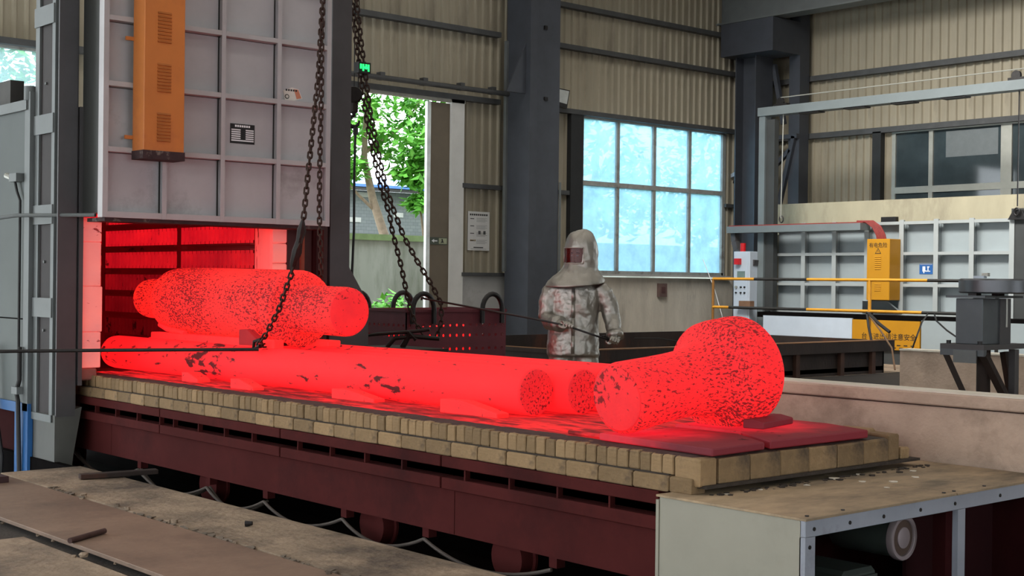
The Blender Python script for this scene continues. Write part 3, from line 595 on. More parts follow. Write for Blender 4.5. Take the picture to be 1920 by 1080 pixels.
# right hand front: door guide post with gusset, dark plates
B(-11.4, XF, 6.80, 7.24, .0, 2.4).build('front_plate', M('front_plate_dark', (62, 34, 34), .7, .1, .3, 3), fu)
for y, m_ in ((6.95, M('rust_strip', (128, 62, 44), .8)), (7.08, m_inner), (7.16, m_skirt)): B(XF, XF+.03, y-.018, y+.018, .4, 2.2).build('front_stile', m_, fu)
B(-11.4, -10.9, 7.27, 7.49, -.04, 5.2).build('guide_post', m_post, fu)
MB().prism([(-10.95, 7.49, 1.62), (-10.95, 7.72, 1.27), (-10.95, 7.72, -.02), (-10.95, 7.49, -.02)], (.05, 0, 0)).build('gusset', m_post, fu)
B(-15.4, -11.42, 7.24, 7.40, .3, 2.95).build('side_panel', m_side, fu)
# limit switch arm on the near side
sw = thing('limit_switch', 'small limit switch with dangling wire on the furnace side', 'switch', (-11.6, 4.4, 1.9))
B(-11.66, -11.5, 4.50, 4.57, 2.30, 2.37).build('switch_body', m_flange, sw); MB().tube([(-11.66, 4.52, 2.34), (-11.72, 4.50, 2.36)], .025, 8).build('switch_head', m_alu, sw); MB().tube([(-11.62, 4.54, 2.30), (-11.58, 4.54, 2.22), (-11.52, 4.545, 2.14), (-11.52, 4.545, .60)], .012, 6).build('wire', m_rubber, sw)
sw2 = thing('junction_switch', 'small grey switch and cable above the blue leg', 'switch', (-11.4, 4.5, .4))
B(-11.56, -11.44, 4.50, 4.56, .50, .56).build('switch_body', m_flange, sw2); MB().tube([(-11.46, 4.53, .9), (-11.46, 4.53, .62), (-11.50, 4.52, .52), (-11.46, 4.52, .44), (-11.45, 4.535, -.3)], .02, 8).build('wire', m_rubber, sw2)
hose = tag(MB().tube([(-12.05, 4.50, .9), (-12.0, 4.50, .45), (-11.86, 4.5, .2), (-11.76, 4.5, -.05), (-11.80, 4.5, -.4)], .022, 8).build('hose', m_rubber, None, smooth=True, off=(-11.8, 4.4, 0)), 'black hose hanging at the left edge by the blue band', 'hose')
rod_ = tag(MB().tube([(-11.65, 4.3, 1.97), (-11.25, 4.42, 2.0), (-10.6, 4.80, 2.0)], .016, 8).build('guard_rod', m_flange, None, smooth=True, off=(-11, 4.5, 2)), 'thin bent rod sticking out beside the furnace door', 'rod')

# ------------------------------------------------------------------ lifting door
XD = -10.45; DY = (4.79, 5.33, 5.87, 6.42, 6.96); DZ = (1.98, 2.51, 3.04, 3.57, 4.10, 4.63)
dr = thing('furnace_door', 'raised grey furnace door with welded grid of ribs and orange box', 'furnace door', (-10.6, 5.87, 1.98))
B(-10.88, XD-.10, DY[0]+.02, DY[-1]-.02, DZ[0]+.04, DZ[-1]+.3).build('door_core', M('door_side_soot', (66, 66, 64), .35, .4, .35, 1.2, stretch=(3, 3, .5)), dr)
for i in range(4):
    for j in range(5): B(XD-.10, XD-.088, DY[i]+.01, DY[i+1]-.01, DZ[j]+.005, DZ[j+1]-.005).build('panel', m_grey, dr)
for i, y in enumerate(DY):
    w = .045 if i in (0, 4) else .026
    w = .045 if i in (0, 4) else .040; a = y-(0 if i == 0 else w/2 if i < 4 else w); mb = MB().box(XD-.008, XD, a, a+w, DZ[0], DZ[-1]+.3)
    mb.box(XD-.088, XD-.008, (a if i == 0 else a+w-.007), (a+.007 if i == 0 else a+w), DZ[0], DZ[-1]+.3); mb.build('upright_rib', m_rib, dr)
for j, z in enumerate(DZ):
    w = .05 if j == 0 else .042
    for i in range(4): B(XD-.10, XD-.003, DY[i]+.02, DY[i+1]-.016, z, z+w).build('cross_rib', m_rib, dr, bevel=.002)
B(XD-.35, XD-.02, DY[0]+.03, DY[-1]-.03, DZ[0]-.03, DZ[0]).build('bottom_seal', m_burnt, dr)
# orange cable box with louvres
ob = B(XD-.0, -10.25, 5.04, 5.40, 2.50, 4.9).build('cable_box', m_orange, dr, bevel=.006)
B(XD+.001, -10.245, 5.035, 5.405, 2.455, 2.525).build('scorched_edge', m_burnt, ob)
for z0, z1 in ((3.40, 3.66), (3.00, 3.24), (2.60, 2.84)):
    for k in range(9):
        z = z0+(z1-z0)*k/9
        MB().prism([(-10.251, 5.155, z), (-10.238, 5.155, z+.004), (-10.251, 5.155, z+.022)], (0, .12, 0)).build('louvre', M('louvre_paint', (168, 96, 40), .5), ob)
for z in (3.42, 2.62): B(XD, XD+.02, 4.97, 5.04, z, z+.03).build('box_lug', m_orange, ob)
# maker's plate and torn sticker
XP = XD-.087
npn = B(XP, XP+.004, 5.985, 6.225, 2.67, 2.84).build('nameplate', M('plate_black', (34, 34, 36), .4), dr)
for k in range(6):
    z = 2.69+k*.0185
    B(XP+.004, XP+.0052, 5.995, 6.215, z, z+.011).build('plate_row', m_whitetxt, npn)
    if k > 0: B(XP+.0053, XP+.0058, 6.085, 6.135, z-.001, z+.012).build('plate_cell', m_blacktxt, npn)
for k in range(7): B(XP+.004, XP+.0055, 6.03+k*.022, 6.046+k*.022, 2.812, 2.830).build('plate_letter', m_whitetxt, npn)
st = MB().prism([(XP, 6.51, 3.175), (XP, 6.53, 3.09), (XP, 6.60, 3.075), (XP, 6.61, 3.09), (XP, 6.71, 3.12), (XP, 6.67, 3.20), (XP, 6.60, 3.21)], (.004, 0, 0)).build('torn_sticker', M('sticker_white', (206, 196, 188), .6), dr)
MB().prism([(XP+.004, 6.65, 3.11), (XP+.004, 6.70, 3.122), (XP+.004, 6.665, 3.195), (XP+.004, 6.62, 3.195)], (.001, 0, 0)).build('sticker_patch', M('sticker_orange', (190, 118, 92), .6), st)
for k in range(5): B(XP+.004, XP+.0055, 6.535+k*.025, 6.552+k*.025, 3.175, 3.192).build('sticker_print', m_blacktxt, st)
MB().tube([(XP+.004, 6.55+.02*math.cos(a*PI/4), 3.125+.018*math.sin(a*PI/4)) for a in range(9)], .004, 5).build('sticker_ring', m_blacktxt, st)

# ------------------------------------------------------------------ chains, hooks, ropes
def link_mesh(name, p, r, w):
    n = 20; pts = []
    for k in range(n):
        a = 2*PI*k/n; h = p/2-w/2+r*.9
        pts.append(Vector((math.cos(a)*w/2, 0, math.sin(a)*w/2+(h if math.sin(a) > 0 else -h))))
    m = 6; mb = MB()
    for i in range(n):
        t = (pts[(i+1) % n]-pts[i-1]).normalized(); nr = t.cross(Vector((0, 1, 0))).normalized()
        for k in range(m):
            q = pts[i]+(nr*math.cos(2*PI*k/m)+Vector((0, 1, 0))*math.sin(2*PI*k/m))*r; mb.v.append(tuple(q))
    mb.f = [(i*m+k, i*m+(k+1) % m, ((i+1) % n)*m+(k+1) % m, ((i+1) % n)*m+k) for i in range(n) for k in range(m)]
    me = bpy.data.meshes.new(name); me.from_pydata(mb.v, [], mb.f); me.materials.append(m_chain)
    for q in me.polygons: q.use_smooth = True
    return me
def run_chain(parent, me, pts, p, phase=0):
    pts = [Vector(q) for q in pts]; out = []; i = 0; pos = pts[0].copy(); left = 0; seg = 0
    d = 0; lens = [(pts[k+1]-pts[k]).length for k in range(len(pts)-1)]; tot = sum(lens); n = int(tot/p); prev = None
    for k in range(n):
        s = (k+.5)*p; q = 0
        while q < len(lens)-1 and s > lens[q]: s -= lens[q]; q += 1
        t = (pts[q+1]-pts[q]).normalized(); loc = pts[q]+t*s
        if prev is None: a = Vector((0, 1, 0)) if abs(t.y) < .9 else Vector((1, 0, 0)); e1 = t.cross(a).normalized()
        else: e1 = (prev-t*prev.dot(t)).normalized()
        prev = e1; e2 = t.cross(e1); ang = PI/4+(PI/2 if (k+phase) % 2 else 0)+random.uniform(-.12, .12)
        xa = e1*math.cos(ang)+e2*math.sin(ang); ya = t.cross(xa)
        m = Matrix.Identity(4)
        for r_ in range(3): m[r_][0], m[r_][1], m[r_][2], m[r_][3] = xa[r_], ya[r_], t[r_], loc[r_]
        inst(me, 'link', parent, mw=m)
LK = link_mesh('link', .047, .0073, .031); LK2 = link_mesh('link', .058, .0088, .038)
ch = thing('sling_chain', 'rusty sling chain looped under the big glowing roll', 'chain', (-9.1, 5.6, 1))
run_chain(ch, LK, [(-8.99, 5.90, 4.0), (-8.93, 5.86, 3.6), (-8.76, 5.72, 3.04), (-8.65, 5.60, 2.58), (-8.58, 5.52, 2.26), (-8.53, 5.46, 1.98), (-8.58, 5.455, 1.75), (-8.67, 5.45, 1.55), (-8.83, 5.44, 1.27), (-8.98, 5.43, 1.09), (-9.11, 5.43, .985)], .047)
run_chain(ch, LK, [(-9.11, 5.43, .985), (-9.14, 5.62, 1.0), (-9.2, 5.85, .995), (-9.3, 6.05, 1.0), (-9.38, 6.18, 1.02)], .047)
run_chain(ch, LK, [(-9.38, 6.18, 1.02), (-9.43, 6.21, 1.3), (-9.44, 6.21, 1.6), (-9.46, 6.2, 2.04), (-9.46, 6.2, 2.52), (-9.42, 6.18, 2.91), (-9.3, 6.1, 3.4), (-9.1, 5.98, 3.9)], .047)
MB().tube([(-8.53, 5.45, 1.93), (-8.56, 5.46, 1.86), (-8.59, 5.46, 1.78), (-8.615, 5.455, 1.70), (-8.65, 5.45, 1.62), (-8.68, 5.45, 1.55)], [.012, .034, .026, .038, .028, .010], 8).build('shortening_hook', m_clutch, ch, smooth=True)
MB().tube([(-9.08, 5.43, .99), (-9.14, 5.41, .96), (-9.16, 5.43, 1.02), (-9.08, 5.44, 1.04)], .014, 8).build('shackle', m_clutch, ch, smooth=True)
ch2 = thing('lifting_chain', 'rusty double chain hanging from the hook in front of the doorway', 'chain', (-11.4, 8.2, 1))
A_ = [(-11.66, 7.95, 4.6), (-11.64, 7.99, 4.35), (-11.60, 8.03, 3.9), (-11.56, 8.07, 3.5), (-11.53, 8.10, 3.2), (-11.48, 8.15, 2.85), (-11.42, 8.22, 2.45), (-11.36, 8.29, 2.18)]
run_chain(ch2, LK2, A_ + [(-11.34, 8.31, 2.02), (-11.27, 8.38, 1.65), (-11.22, 8.44, 1.29), (-11.18, 8.48, 1.1), (-11.10, 8.56, .92)], .058)
run_chain(ch2, LK2, [(q[0]+.03, q[1]+.035, q[2]+.03) for q in A_] + [(-11.26, 8.40, 1.95), (-11.16, 8.5, 1.70), (-11.06, 8.62, 1.45), (-11.0, 8.69, 1.27), (-11.0, 8.70, 1.1), (-11.03, 8.66, .9)], .058, 1)
hk = thing('crane_hook', 'dark crane pulley block and hook in front of the leaves', 'crane hook', (-11.7, 8.0, 3.0))
MB().lathe([(.02, -.05), (.078, -.05), (.084, -.03), (.068, 0), (.084, .03), (.078, .05), (.02, .05)], (-11.62, 8.02, 3.385), (.75, -.66, 0), 28).build('pulley', m_clutch, hk, smooth=True)
B(-11.66, -11.58, 7.99, 8.05, 3.2, 3.40).build('hook_block', m_rust, hk, bevel=.01)
MB().tube([(-11.62, 8.02, 3.22), (-11.62, 8.02, 3.17)] + [(-11.62+.055*math.cos(a)*.66, 8.02+.055*math.cos(a)*.75, 3.115+.055*math.sin(a)) for a in [PI/2+.3+k*.42 for k in range(12)]], [.02]*2+[.02, .022, .022, .022, .022, .022, .022, .02, .018, .016, .012, .008], 10).build('hook', m_clutch, hk, smooth=True)
for dx in (0, .045): MB().tube([(-11.62+dx*.6, 8.02+dx*.7, 3.44), (-11.62+dx*.6, 8.02+dx*.7, 7.4)], .006, 6).build('wire_rope', m_rubber, hk)
sl = thing('drop_rope', 'dark rope hanging straight down from the crane hook', 'rope', (-11.6, 8.0, 1.4))
MB().tube([(-11.6, 8.03, 3.07), (-11.6, 8.02, 2.6), (-11.58, 8.01, 2.0), (-11.6, 8.0, 1.42)], .013, 8).build('rope', m_rubber, sl, smooth=True); MB().tube([(-11.6, 8.03, 3.05), (-11.6, 8.03, 2.98)], .028, 8).build('rope_clamp', m_clutch, sl)
for y, z0, w in ((7.80, 1.3, .007), (7.845, 1.3, .007)):
    tag(MB().tube([(-11.7, y, z0), (-11.7, y, 8)], w, 6).build('hoist_rope', m_rubber, None, off=(-11.7, y, z0)), 'left one of two thin hoist ropes beside the furnace post' if y < 7.82 else 'right one of two thin hoist ropes beside the furnace post', 'rope', 'hoist ropes')
dp = thing('crane_scale_display', 'small glowing green number display on the chain above the doorway', 'display', (-11.5, 8.05, 3.66))
B(-11.58, -11.50, 7.99, 8.14, 3.60, 3.71).build('display_case', m_rubber, dp)
m_led = emit('green_led', (40, 255, 120), 1.6)
for k, y in enumerate((8.005, 8.035, 8.07, 8.10)):
    B(-11.499, -11.495, y, y+.02, 3.62+(.0 if k % 2 else .02), 3.69).build('led_digit', m_led, dp)
B(-11.499, -11.495, 8.04, 8.10, 3.645, 3.665).build('led_digit', m_led, dp)

# long bars: one from the left reaching the chain, one in the worker's hands
tag(MB().tube([(-9.06, 5.41, .965), (-9.6, 4.5, .957), (-10.07, 3.68, .945)], .013, 10).build('poker_bar', m_steel, None, smooth=True, off=(-10.3, 4.5, .93)), 'long dark poker bar reaching in from the left to the chain', 'bar')
# ------------------------------------------------------------------ drive cabinet at the bogie end
cb = thing('drive_cabinet', 'grey steel drive cabinet with dusty top plates and open front', 'cabinet', (-4, 5.8, -.3))
CX0, CX1, CY0, CY1, CZ = -4.40, -3.56, 4.80, 6.93, .50
B(CX0, CX1-.02, CY0, CY0+.012, -.28, CZ-.004).build('side_sheet', m_cab, cb, bevel=.004)
B(CX0-.018, CX0+.0, CY0-.004, CY0+.03, -.02, CZ-.02).build('side_flange', m_cab, cb)
B(CX0-.01, CX1+.012, CY0-.012, 5.975, CZ-.004, CZ+.006).build('top_plate', m_cabtop, cb); B(CX0-.01, CX1+.012, 5.985, CY1, CZ-.004, CZ+.006).build('top_plate', m_cabtop, cb)
B(CX1-.03, CX1, CY0, CY1, CZ-.078, CZ-.005).build('front_rail', m_cabf, cb, bevel=.003); B(CX1-.03, CX1, CY0, CY0+.07, -.28, CZ-.078).build('front_stile', m_cabf, cb)
B(CX1-.03, CX1, 6.01, 6.075, -.28, CZ-.078).build('front_stile', m_cabf, cb); B(CX1-.10, CX1-.03, 5.95, 6.01, -.28, CZ-.078).build('inner_stile', m_inner, cb); B(CX0, CX1-.03, CY1-.012, CY1, -.28, CZ-.005).build('side_sheet', m_inner, cb)
B(CX0+.05, CX0+.07, CY0+.03, CY1, -.28, CZ-.02).build('back_sheet', m_inner, cb); B(CX1-.35, CX1-.33, 6.08, CY1, -.28, CZ-.02).build('red_panel', M('panel_oxblood', (38, 14, 16), .8, spec=.1), cb); B(CX0, CX1, CY0, CY1, -.30, -.27).build('bottom_sheet', m_dark, cb)
for y in (4.86, 5.12, 5.38, 5.68, 5.98, 6.4): MB().tube([(CX1-.0, y, CZ-.045), (CX1+.004, y, CZ-.045)], .009, 8).build('bolt', m_steel, cb)
for y in (4.85, 5.11, 5.93, 6.02, 6.3): MB().tube([(CX1-.03, y, CZ+.006), (CX1-.03, y, CZ+.011)], .009, 8).build('bolt', m_steel, cb)
for z in (.38, .2, .05): MB().tube([(CX1, CY0+.03, z), (CX1+.004, CY0+.03, z)], .009, 8).build('bolt', m_steel, cb)
mo = thing('drive_motor', 'greenish drive motor with pale fan disc inside the cabinet', 'motor', (-3.85, 5.6, -.28))
m_fan = M('fan_pale', (150, 136, 138), .5, .2, .08, 4)
MB().lathe([(.088, -.02), (.088, .0), (.092, .004), (.108, .004), (.112, -.004), (.11, -.03)], (-3.77, 5.875, .27), (1, 0, 0), 40).build('fan_rim', m_fan, mo, smooth=True)
MB().lathe([(.050, -.004), (.090, -.010)], (-3.77, 5.875, .27), (1, 0, 0), 40).build('fan_recess', M('fan_dark', (84, 66, 57), .7), mo, smooth=True)
MB().lathe([(.052, -.014), (.052, .0), (.046, .004), (.002, .005)], (-3.77, 5.875, .27), (1, 0, 0), 30).build('fan_hub', m_fan, mo, smooth=True)
MB().lathe([(.02, 0), (.09, 0), (.1, .04), (.1, .3), (.1, .355), (.04, .356)], (-4.15, 5.875, .27), (1, 0, 0), 30).build('motor_body', m_motor, mo, smooth=True)
B(-4.1, -3.75, 5.36, 5.62, -.25, .17).build('gear_case', m_motor, mo, bevel=.02)
for z in (.02, .07, .12): B(-3.75, -3.735, 5.38, 5.60, z, z+.02).build('cooling_rib', m_motor, mo)
B(-4.0, -3.7, 5.70, 6.0, -.27, .02).build('motor_foot', m_motor, mo, bevel=.02)
for i, (x, y, s) in enumerate(((-4.05, 5.93, .02), (-3.95, 6.05, .026), (-3.86, 5.86, .016), (-4.15, 5.6, .02), (-4.2, 5.3, .015), (-3.98, 6.3, .02), (-4.2, 5.9, .03), (-4.22, 6.15, .02), (-4.12, 6.5, .02), (-4.2, 5.05, .018))):
    mb = MB().rings([[Vector((x+math.cos(k*PI/3)*s*random.uniform(.6, 1.2), y+math.sin(k*PI/3)*s*random.uniform(.6, 1.2), CZ+.005+h*s*.25)) for k in range(6)] for h in (0, .8, 1)])
    tag(mb.build('brick_chip', m_coping, None, off=(x, y, CZ)), 'small pale brick chip lying on the dusty cabinet top', 'debris', 'brick chips on the cabinet top')
# rubble line between the bricks and the top plate
mb = MB()
for i in range(90):
    x = XB1+.02+abs(random.gauss(0, .03)); y = random.uniform(4.95, 6.8); s = random.uniform(.005, .018)
    mb.rings([[Vector((x+math.cos(k*PI/2.5)*s*random.uniform(.6, 1.3), y+math.sin(k*PI/2.5)*s*random.uniform(.6, 1.6), CZ+.004+h*s*.5)) for k in range(5)] for h in (0, .8, 1)])
tag(mb.build('brick_rubble', m_mortar, None), 'dark brick crumbs along the foot of the end bricks', 'rubble', kind='stuff')

# festoon cables under the bogie
fz = ((-11.3, .0), (-10.1, -.02), (-9.0, -.03), (-8.2, -.03), (-7.25, -.02), (-6.4, -.02), (-5.3, -.02))
CL = ('first', 'second', 'third', 'fourth', 'fifth', 'sixth')
for i in range(6):
    (xa, za), (xb, zb) = fz[i], fz[i+1]; pts = []
    for k in range(13): t = k/12; pts.append((xa+(xb-xa)*t, 4.95-.02*math.sin(t*PI), za+(zb-za)*t-.11*4*t*(1-t)*(1 if i < 2 else .85)))
    f_ = thing('festoon_cable', CL[i]+' sagging grey cable loop from the furnace under the bogie skirt', 'cable', ((xa+xb)/2, 4.95, -.1), 'cable loops under the bogie')
    MB().tube(pts, .011, 8).build('cable', m_cable, f_, smooth=True)
    if i < 3: MB().tube([(p[0], p[1]+.03, p[2]-.03*math.sin(k/12*PI)) for k, p in enumerate(pts)], .010, 8).build('cable', m_cable, f_, smooth=True)

# loose things on the floor
tag(MB().bar((-9.72, 4.30, .022), (-9.60, 4.86, .03), .085, .035).build('steel_bar', m_rust, None, bevel=.004, off=(-9.65, 4.5, 0)), 'flat dark steel bar overhanging the pit edge', 'bar')
tag(MB().tube([(-7.40, 3.22, .020), (-7.56, 3.50, .022)], .016, 10).build('round_bar', M('rusty_bar', (70, 50, 46), .7, .3, .3, 20), None, smooth=True, off=(-7.5, 3.35, 0)), 'short rusty round bar lying on the floor plate', 'bar')
tag(MB().tube([(-7.30, 4.28, .015), (-7.27, 4.31, .02)], [.02, .012], 8).build('bolt_nut', m_steel, None, off=(-7.28, 4.3, 0)), 'small dark bolt lying near the pit edge', 'bolt')
tag(B(-10.15, -9.86, 3.55, 3.83, .0, .05).build('steel_block', M('dark_red_block', (58, 34, 36), .7), None, bevel=.005, off=(-10, 3.7, 0)), 'dark red steel block at the left edge of the floor', 'block')

# ------------------------------------------------------------------ perforated basket with lifting loops
bk = thing('perforated_basket', 'dark red perforated steel basket with four lifting loops behind the rolls', 'basket', (-13, 10.2, 0))
def perforated(axis, a0, a1, fixed, z0, z1, rows, pitch, r=.02):
    mb = MB(); n = int((a1-a0)/pitch); p = (a1-a0)/n; zs = [z0]; 
    P3 = (lambda a, z: (fixed, a, z)) if axis == 'y' else (lambda a, z: (a, fixed, z))
    def quad(aa, ab, za, zb): mb.add([P3(aa, za), P3(ab, za), P3(ab, zb), P3(aa, zb)], [(0, 1, 2, 3)])
    cur = z0
    for zc in rows:
        lo, hi = zc-p/2, zc+p/2
        if lo > cur: quad(a0, a1, cur, lo)
        for i in range(n):
            ca = a0+(i+.5)*p; h = p/2
            outer = [(ca+h*x, zc+h*y) for x, y in ((1, 0), (1, 1), (0, 1), (-1, 1), (-1, 0), (-1, -1), (0, -1), (1, -1))]
            inner = [(ca+r*math.cos(k*PI/4), zc+r*math.sin(k*PI/4)) for k in range(8)]
            mb.add([P3(*q) for q in outer+inner], [(k, (k+1) % 8, 8+(k+1) % 8, 8+k) for k in range(8)])
        cur = hi
    quad(a0, a1, cur, z1); return mb
rows = (.58, .70, .86, .98)
o = perforated('y', 9.45, 10.95, -12.6, .0, 1.16, rows, .0938).build('front_panel', m_basket, bk); o.modifiers.new('t', 'SOLIDIFY').thickness = .012
o = perforated('x', -13.75, -12.6, 9.45, .0, 1.17, rows, .0958).build('side_panel', m_basket, bk); o.modifiers.new('t', 'SOLIDIFY').thickness = .012
o = perforated('y', 9.45, 10.95, -13.75, .0, 1.16, rows, .0938).build('rear_panel', m_basket, bk); o.modifiers.new('t', 'SOLIDIFY').thickness = .012
o = perforated('x', -13.75, -12.6, 10.95, .0, 1.17, rows, .0958).build('side_panel', m_basket, bk); o.modifiers.new('t', 'SOLIDIFY').thickness = .012
B(-13.75, -12.6, 9.45, 10.95, .0, .02).build('bottom_panel', m_basket, bk)
B(-12.61, -12.58, 9.44, 10.96, 1.135, 1.165).build('top_rim', m_basket, bk); B(-13.76, -12.6, 9.435, 9.465, 1.14, 1.17).build('top_rim', m_basket, bk)
def loop(x, y, dx, dy, r=.155, h=.19):
    pts = [(x-dx*r, y-dy*r, 1.0), (x-dx*r, y-dy*r, 1.14)] + [(x-dx*r*math.cos(a), y-dy*r*math.cos(a), 1.16+h*math.sin(a)) for a in [k*PI/10 for k in range(11)]] + [(x+dx*r, y+dy*r, 1.14), (x+dx*r, y+dy*r, 1.0)]
    MB().tube(pts, .03, 10).build('lifting_loop', m_steel, bk, smooth=True)
loop(-12.55, 9.66, 0, 1); loop(-12.55, 10.70, 0, 1); loop(-13.80, 10.30, 0, 1); loop(-13.70, 9.56, 0, 1)
hb = tag(MB().lathe([(.12, 0), (.2, .01), (.21, .05), (.21, 1.0), (.2, 1.05), (.1, 1.06)], (-13.1, 9.62, .72), (.05, 1, .05), 32).build('hot_billet', m_hotblock, None, smooth=True, off=(-13.1, 9.9, .72)), 'glowing billet showing only through the holes of the perforated basket', 'steel billet')
tg = thing('lifting_tongs', 'dark bent lifting tongs lying behind the rolls under the chain', 'tongs', (-10.9, 8.1, .86))
MB().tube([(-11.10, 7.84, .80), (-11.10, 7.84, .95), (-11.02, 7.92, .97), (-10.78, 8.2, 1.0), (-10.68, 8.3, 1.02)], .018, 8).build('tong_arm', m_clutch, tg, smooth=True)
MB().tube([(-10.95, 7.98, .84), (-10.90, 8.04, .93), (-10.78, 8.17, .95), (-10.6, 8.36, .93)], .022, 8).build('tong_arm', m_clutch, tg, smooth=True); MB().tube([(-10.86, 8.1, .84), (-10.8, 8.15, .98), (-10.76, 8.2, .92)], .03, 8).build('tong_pivot', m_clutch, tg, smooth=True)
tb = thing('steel_trestle', 'low rusty trestle carrying the lifting tongs', 'trestle', (-10.9, 8.1, 0))
B(-11.35, -10.45, 7.9, 8.35, .80, .84).build('top', m_rust, tb)
for x in (-11.3, -10.5):
    for y in (7.94, 8.31): B(x-.03, x+.03, y-.03, y+.03, 0, .80).build('leg', m_rust, tb)

# ------------------------------------------------------------------ quench tank with railing
tk = thing('quench_tank', 'large dark rusty quench tank behind the worker', 'tank', (-16, 17, 0))
TX0, TX1, TY0, TY1, TZ = -18.2, -13.6, 13.1, 20.5, .56
for a in ((TX0, TX1, TY0, TY0+.04, 0, TZ), (TX0, TX1, TY1-.04, TY1, 0, TZ), (TX0, TX0+.04, TY0, TY1, 0, TZ), (TX1-.04, TX1, TY0, TY1, 0, TZ)): B(*a).build('tank_wall', m_rust, tk)
B(TX1-.1, TX1+.08, TY0, TY1+.2, TZ-.18, TZ).build('rim_beam', m_rust, tk); B(TX1-.1, TX1+.085, TY0, TY1+.2, TZ, TZ+.012).build('rim_edge', m_rustedge, tk)
B(TX0, TX1, TY0-.02, TY0+.08, TZ-.06, TZ).build('rim_beam', m_rust, tk); B(TX0, TX1, TY0-.02, TY0+.0, TZ, TZ+.012).build('rim_edge', m_rustedge, tk); B(TX0, TX1, TY1-.1, TY1+.1, TZ-.16, TZ).build('rim_beam', m_rust, tk)
for y in (14.4, 15.6, 16.8, 18.0, 19.2, 20.1): B(TX1, TX1+.07, y-.05, y+.05, 0, TZ-.18).build('stiffener', M('rust_orange', (64, 42, 32), .85, .1, .3, 4), tk)
B(TX0, TX1, TY0, TY1, .05, .12).build('quench_oil', M('oil_black', (12, 11, 11), .12, 0, .1, 3), tk)
rl = thing('guard_railing', 'yellow and black striped pipe railing on the tank edge', 'railing', (-15, 20.3, TZ))
m_pipe_y = M('rail_yellow', (214, 150, 44), .45, .1, .12, 4); m_pipe_b = M('rail_black', (44, 42, 40), .45, .1, .2, 4); m_post_rust = M('rail_post_brown', (150, 104, 48), .6, .1, .25, 4)
RY = 20.32
for z, segs in ((1.60, ((-17.3, -15.9, 'y'), (-15.9, -15.1, 'b'), (-15.1, -12.65, 'y'), (-12.65, -11.4, 'b'))), (1.06, ((-17.3, -16.9, 'y'), (-16.9, -15.1, 'b'), (-15.1, -12.75, 'y'), (-12.75, -11.4, 'b')))):
    if z == 1.60: segs = ((-17.3, -16.3, 'y'), (-16.3, -15.1, 'b'), (-15.1, -12.65, 'y'), (-12.65, -11.4, 'b'))
    for a, b, k in segs: MB().tube([(a, RY, z), (b, RY, z)], .028, 10).build('rail_pipe', m_pipe_y if k == 'y' else m_pipe_b, rl, smooth=True)
MB().tube([(-17.3, RY, TZ), (-17.3, RY, 1.6)], .026, 10).build('rail_post', m_post_rust, rl, smooth=True); MB().tube([(-13.78, RY, .0), (-13.78, RY, 1.6)], .03, 10).build('rail_post', m_pipe_y, rl, smooth=True); MB().tube([(-11.4, RY, 0), (-11.4, RY, 1.6)], .03, 10).build('rail_post', m_pipe_b, rl, smooth=True)
hs = thing('tied_hose', 'black hose end tied to the railing post', 'hose', (-13.78, 20.2, .9))
MB().tube([(-13.78+.05*math.cos(a*.7), RY+.05*math.sin(a*.7), 1.06-.004*a) for a in range(20)], .018, 6).build('tie', m_rubber, hs); MB().tube([(-13.75, 20.25, 1.02), (-13.5, 20.2, .85), (-13.28, 20.18, .72)], .03, 8).build('hose_end', m_rubber, hs); MB().tube([(-13.76, 20.22, 1.0), (-13.68, 20.15, .80), (-13.58, 20.1, .55)], .022, 8).build('hose_end', m_rubber, hs); MB().tube([(-13.74, 20.24, 1.0), (-13.45, 20.15, .75), (-13.18, 20.1, .45), (-13.05, 20.0, .1)], .016, 8).build('wire', M('tie_brown', (110, 84, 62), .7), hs)
tag(MB().tube([(-12.62, RY-.03, 1.05), (-12.3, 19.6, .92), (-12.05, 19.05, .70), (-12.13, 19.0, .42), (-12.15, 19.0, 0)], .014, 6).build('hanging_cable', m_rubber, None, smooth=True, off=(-12.9, 19.5, 0)), 'thin black cable dropping from the railing to the floor', 'cable')
tag(MB().tube([(-12.5, RY-.03, 1.04), (-12.1, 19.7, .95), (-11.79, 19.5, .81), (-11.48, 19.5, .63), (-11.2, 19.5, .5), (-11.1, 19.5, 0)], .014, 6).build('hanging_cable', m_rubber, None, smooth=True, off=(-12.2, 19.8, .5)), 'thin black cable sagging from the railing to the grey pedestal', 'cable')
tag(MB().tube([(-17.62, 20.38, 1.98), (-17.35, 20.42, 1.4), (-17.06, 20.46, .555)], .007, 6).build('glint_stick', m_whitetxt, None, off=(-17, 20, .6)), 'thin pale stick drawn for a glimmer at the railing near the worker', 'stick')  # a glimmer by the railing, modelled as a thin white rod

# ------------------------------------------------------------------ second furnace on the right
f2 = thing('second_furnace', 'pale grey furnace with ribbed panels along the right wall', 'furnace', (-15.6, 24, 0))
F2Y = 23.5; GX = (-18.36, -17.58, -16.81, -16.03, -15.23, -14.47, -13.72, -12.91); GZ = (.93, 1.52, 2.14, 2.74)
B(-18.3, -12.91, F2Y+.20, 25.0, .8, 2.72).build('furnace_body', m_f2dark, f2)
for i in range(7):
    for j in range(3): B(GX[i]+.005, GX[i+1]-.005, F2Y+.185, F2Y+.198, GZ[j]+.01, GZ[j+1]-.01).build('panel', m_f2, f2)
for i, x in enumerate(GX): MB().box(x-.05, x+.05, F2Y, F2Y+.012, GZ[0]-.03, GZ[-1]+.06).box(x-.05, x-.038, F2Y+.012, F2Y+.19, GZ[0]-.03, GZ[-1]+.06).build('upright_rib', m_f2rib, f2)
for j, z in enumerate(GZ):
    for i in range(7):
        if i == 3 and j in (1, 2): continue
        B(GX[i]+.045, GX[i+1]-.045, F2Y+.005, F2Y+.19, z-.03, z+.03).build('cross_rib', m_f2rib, f2)
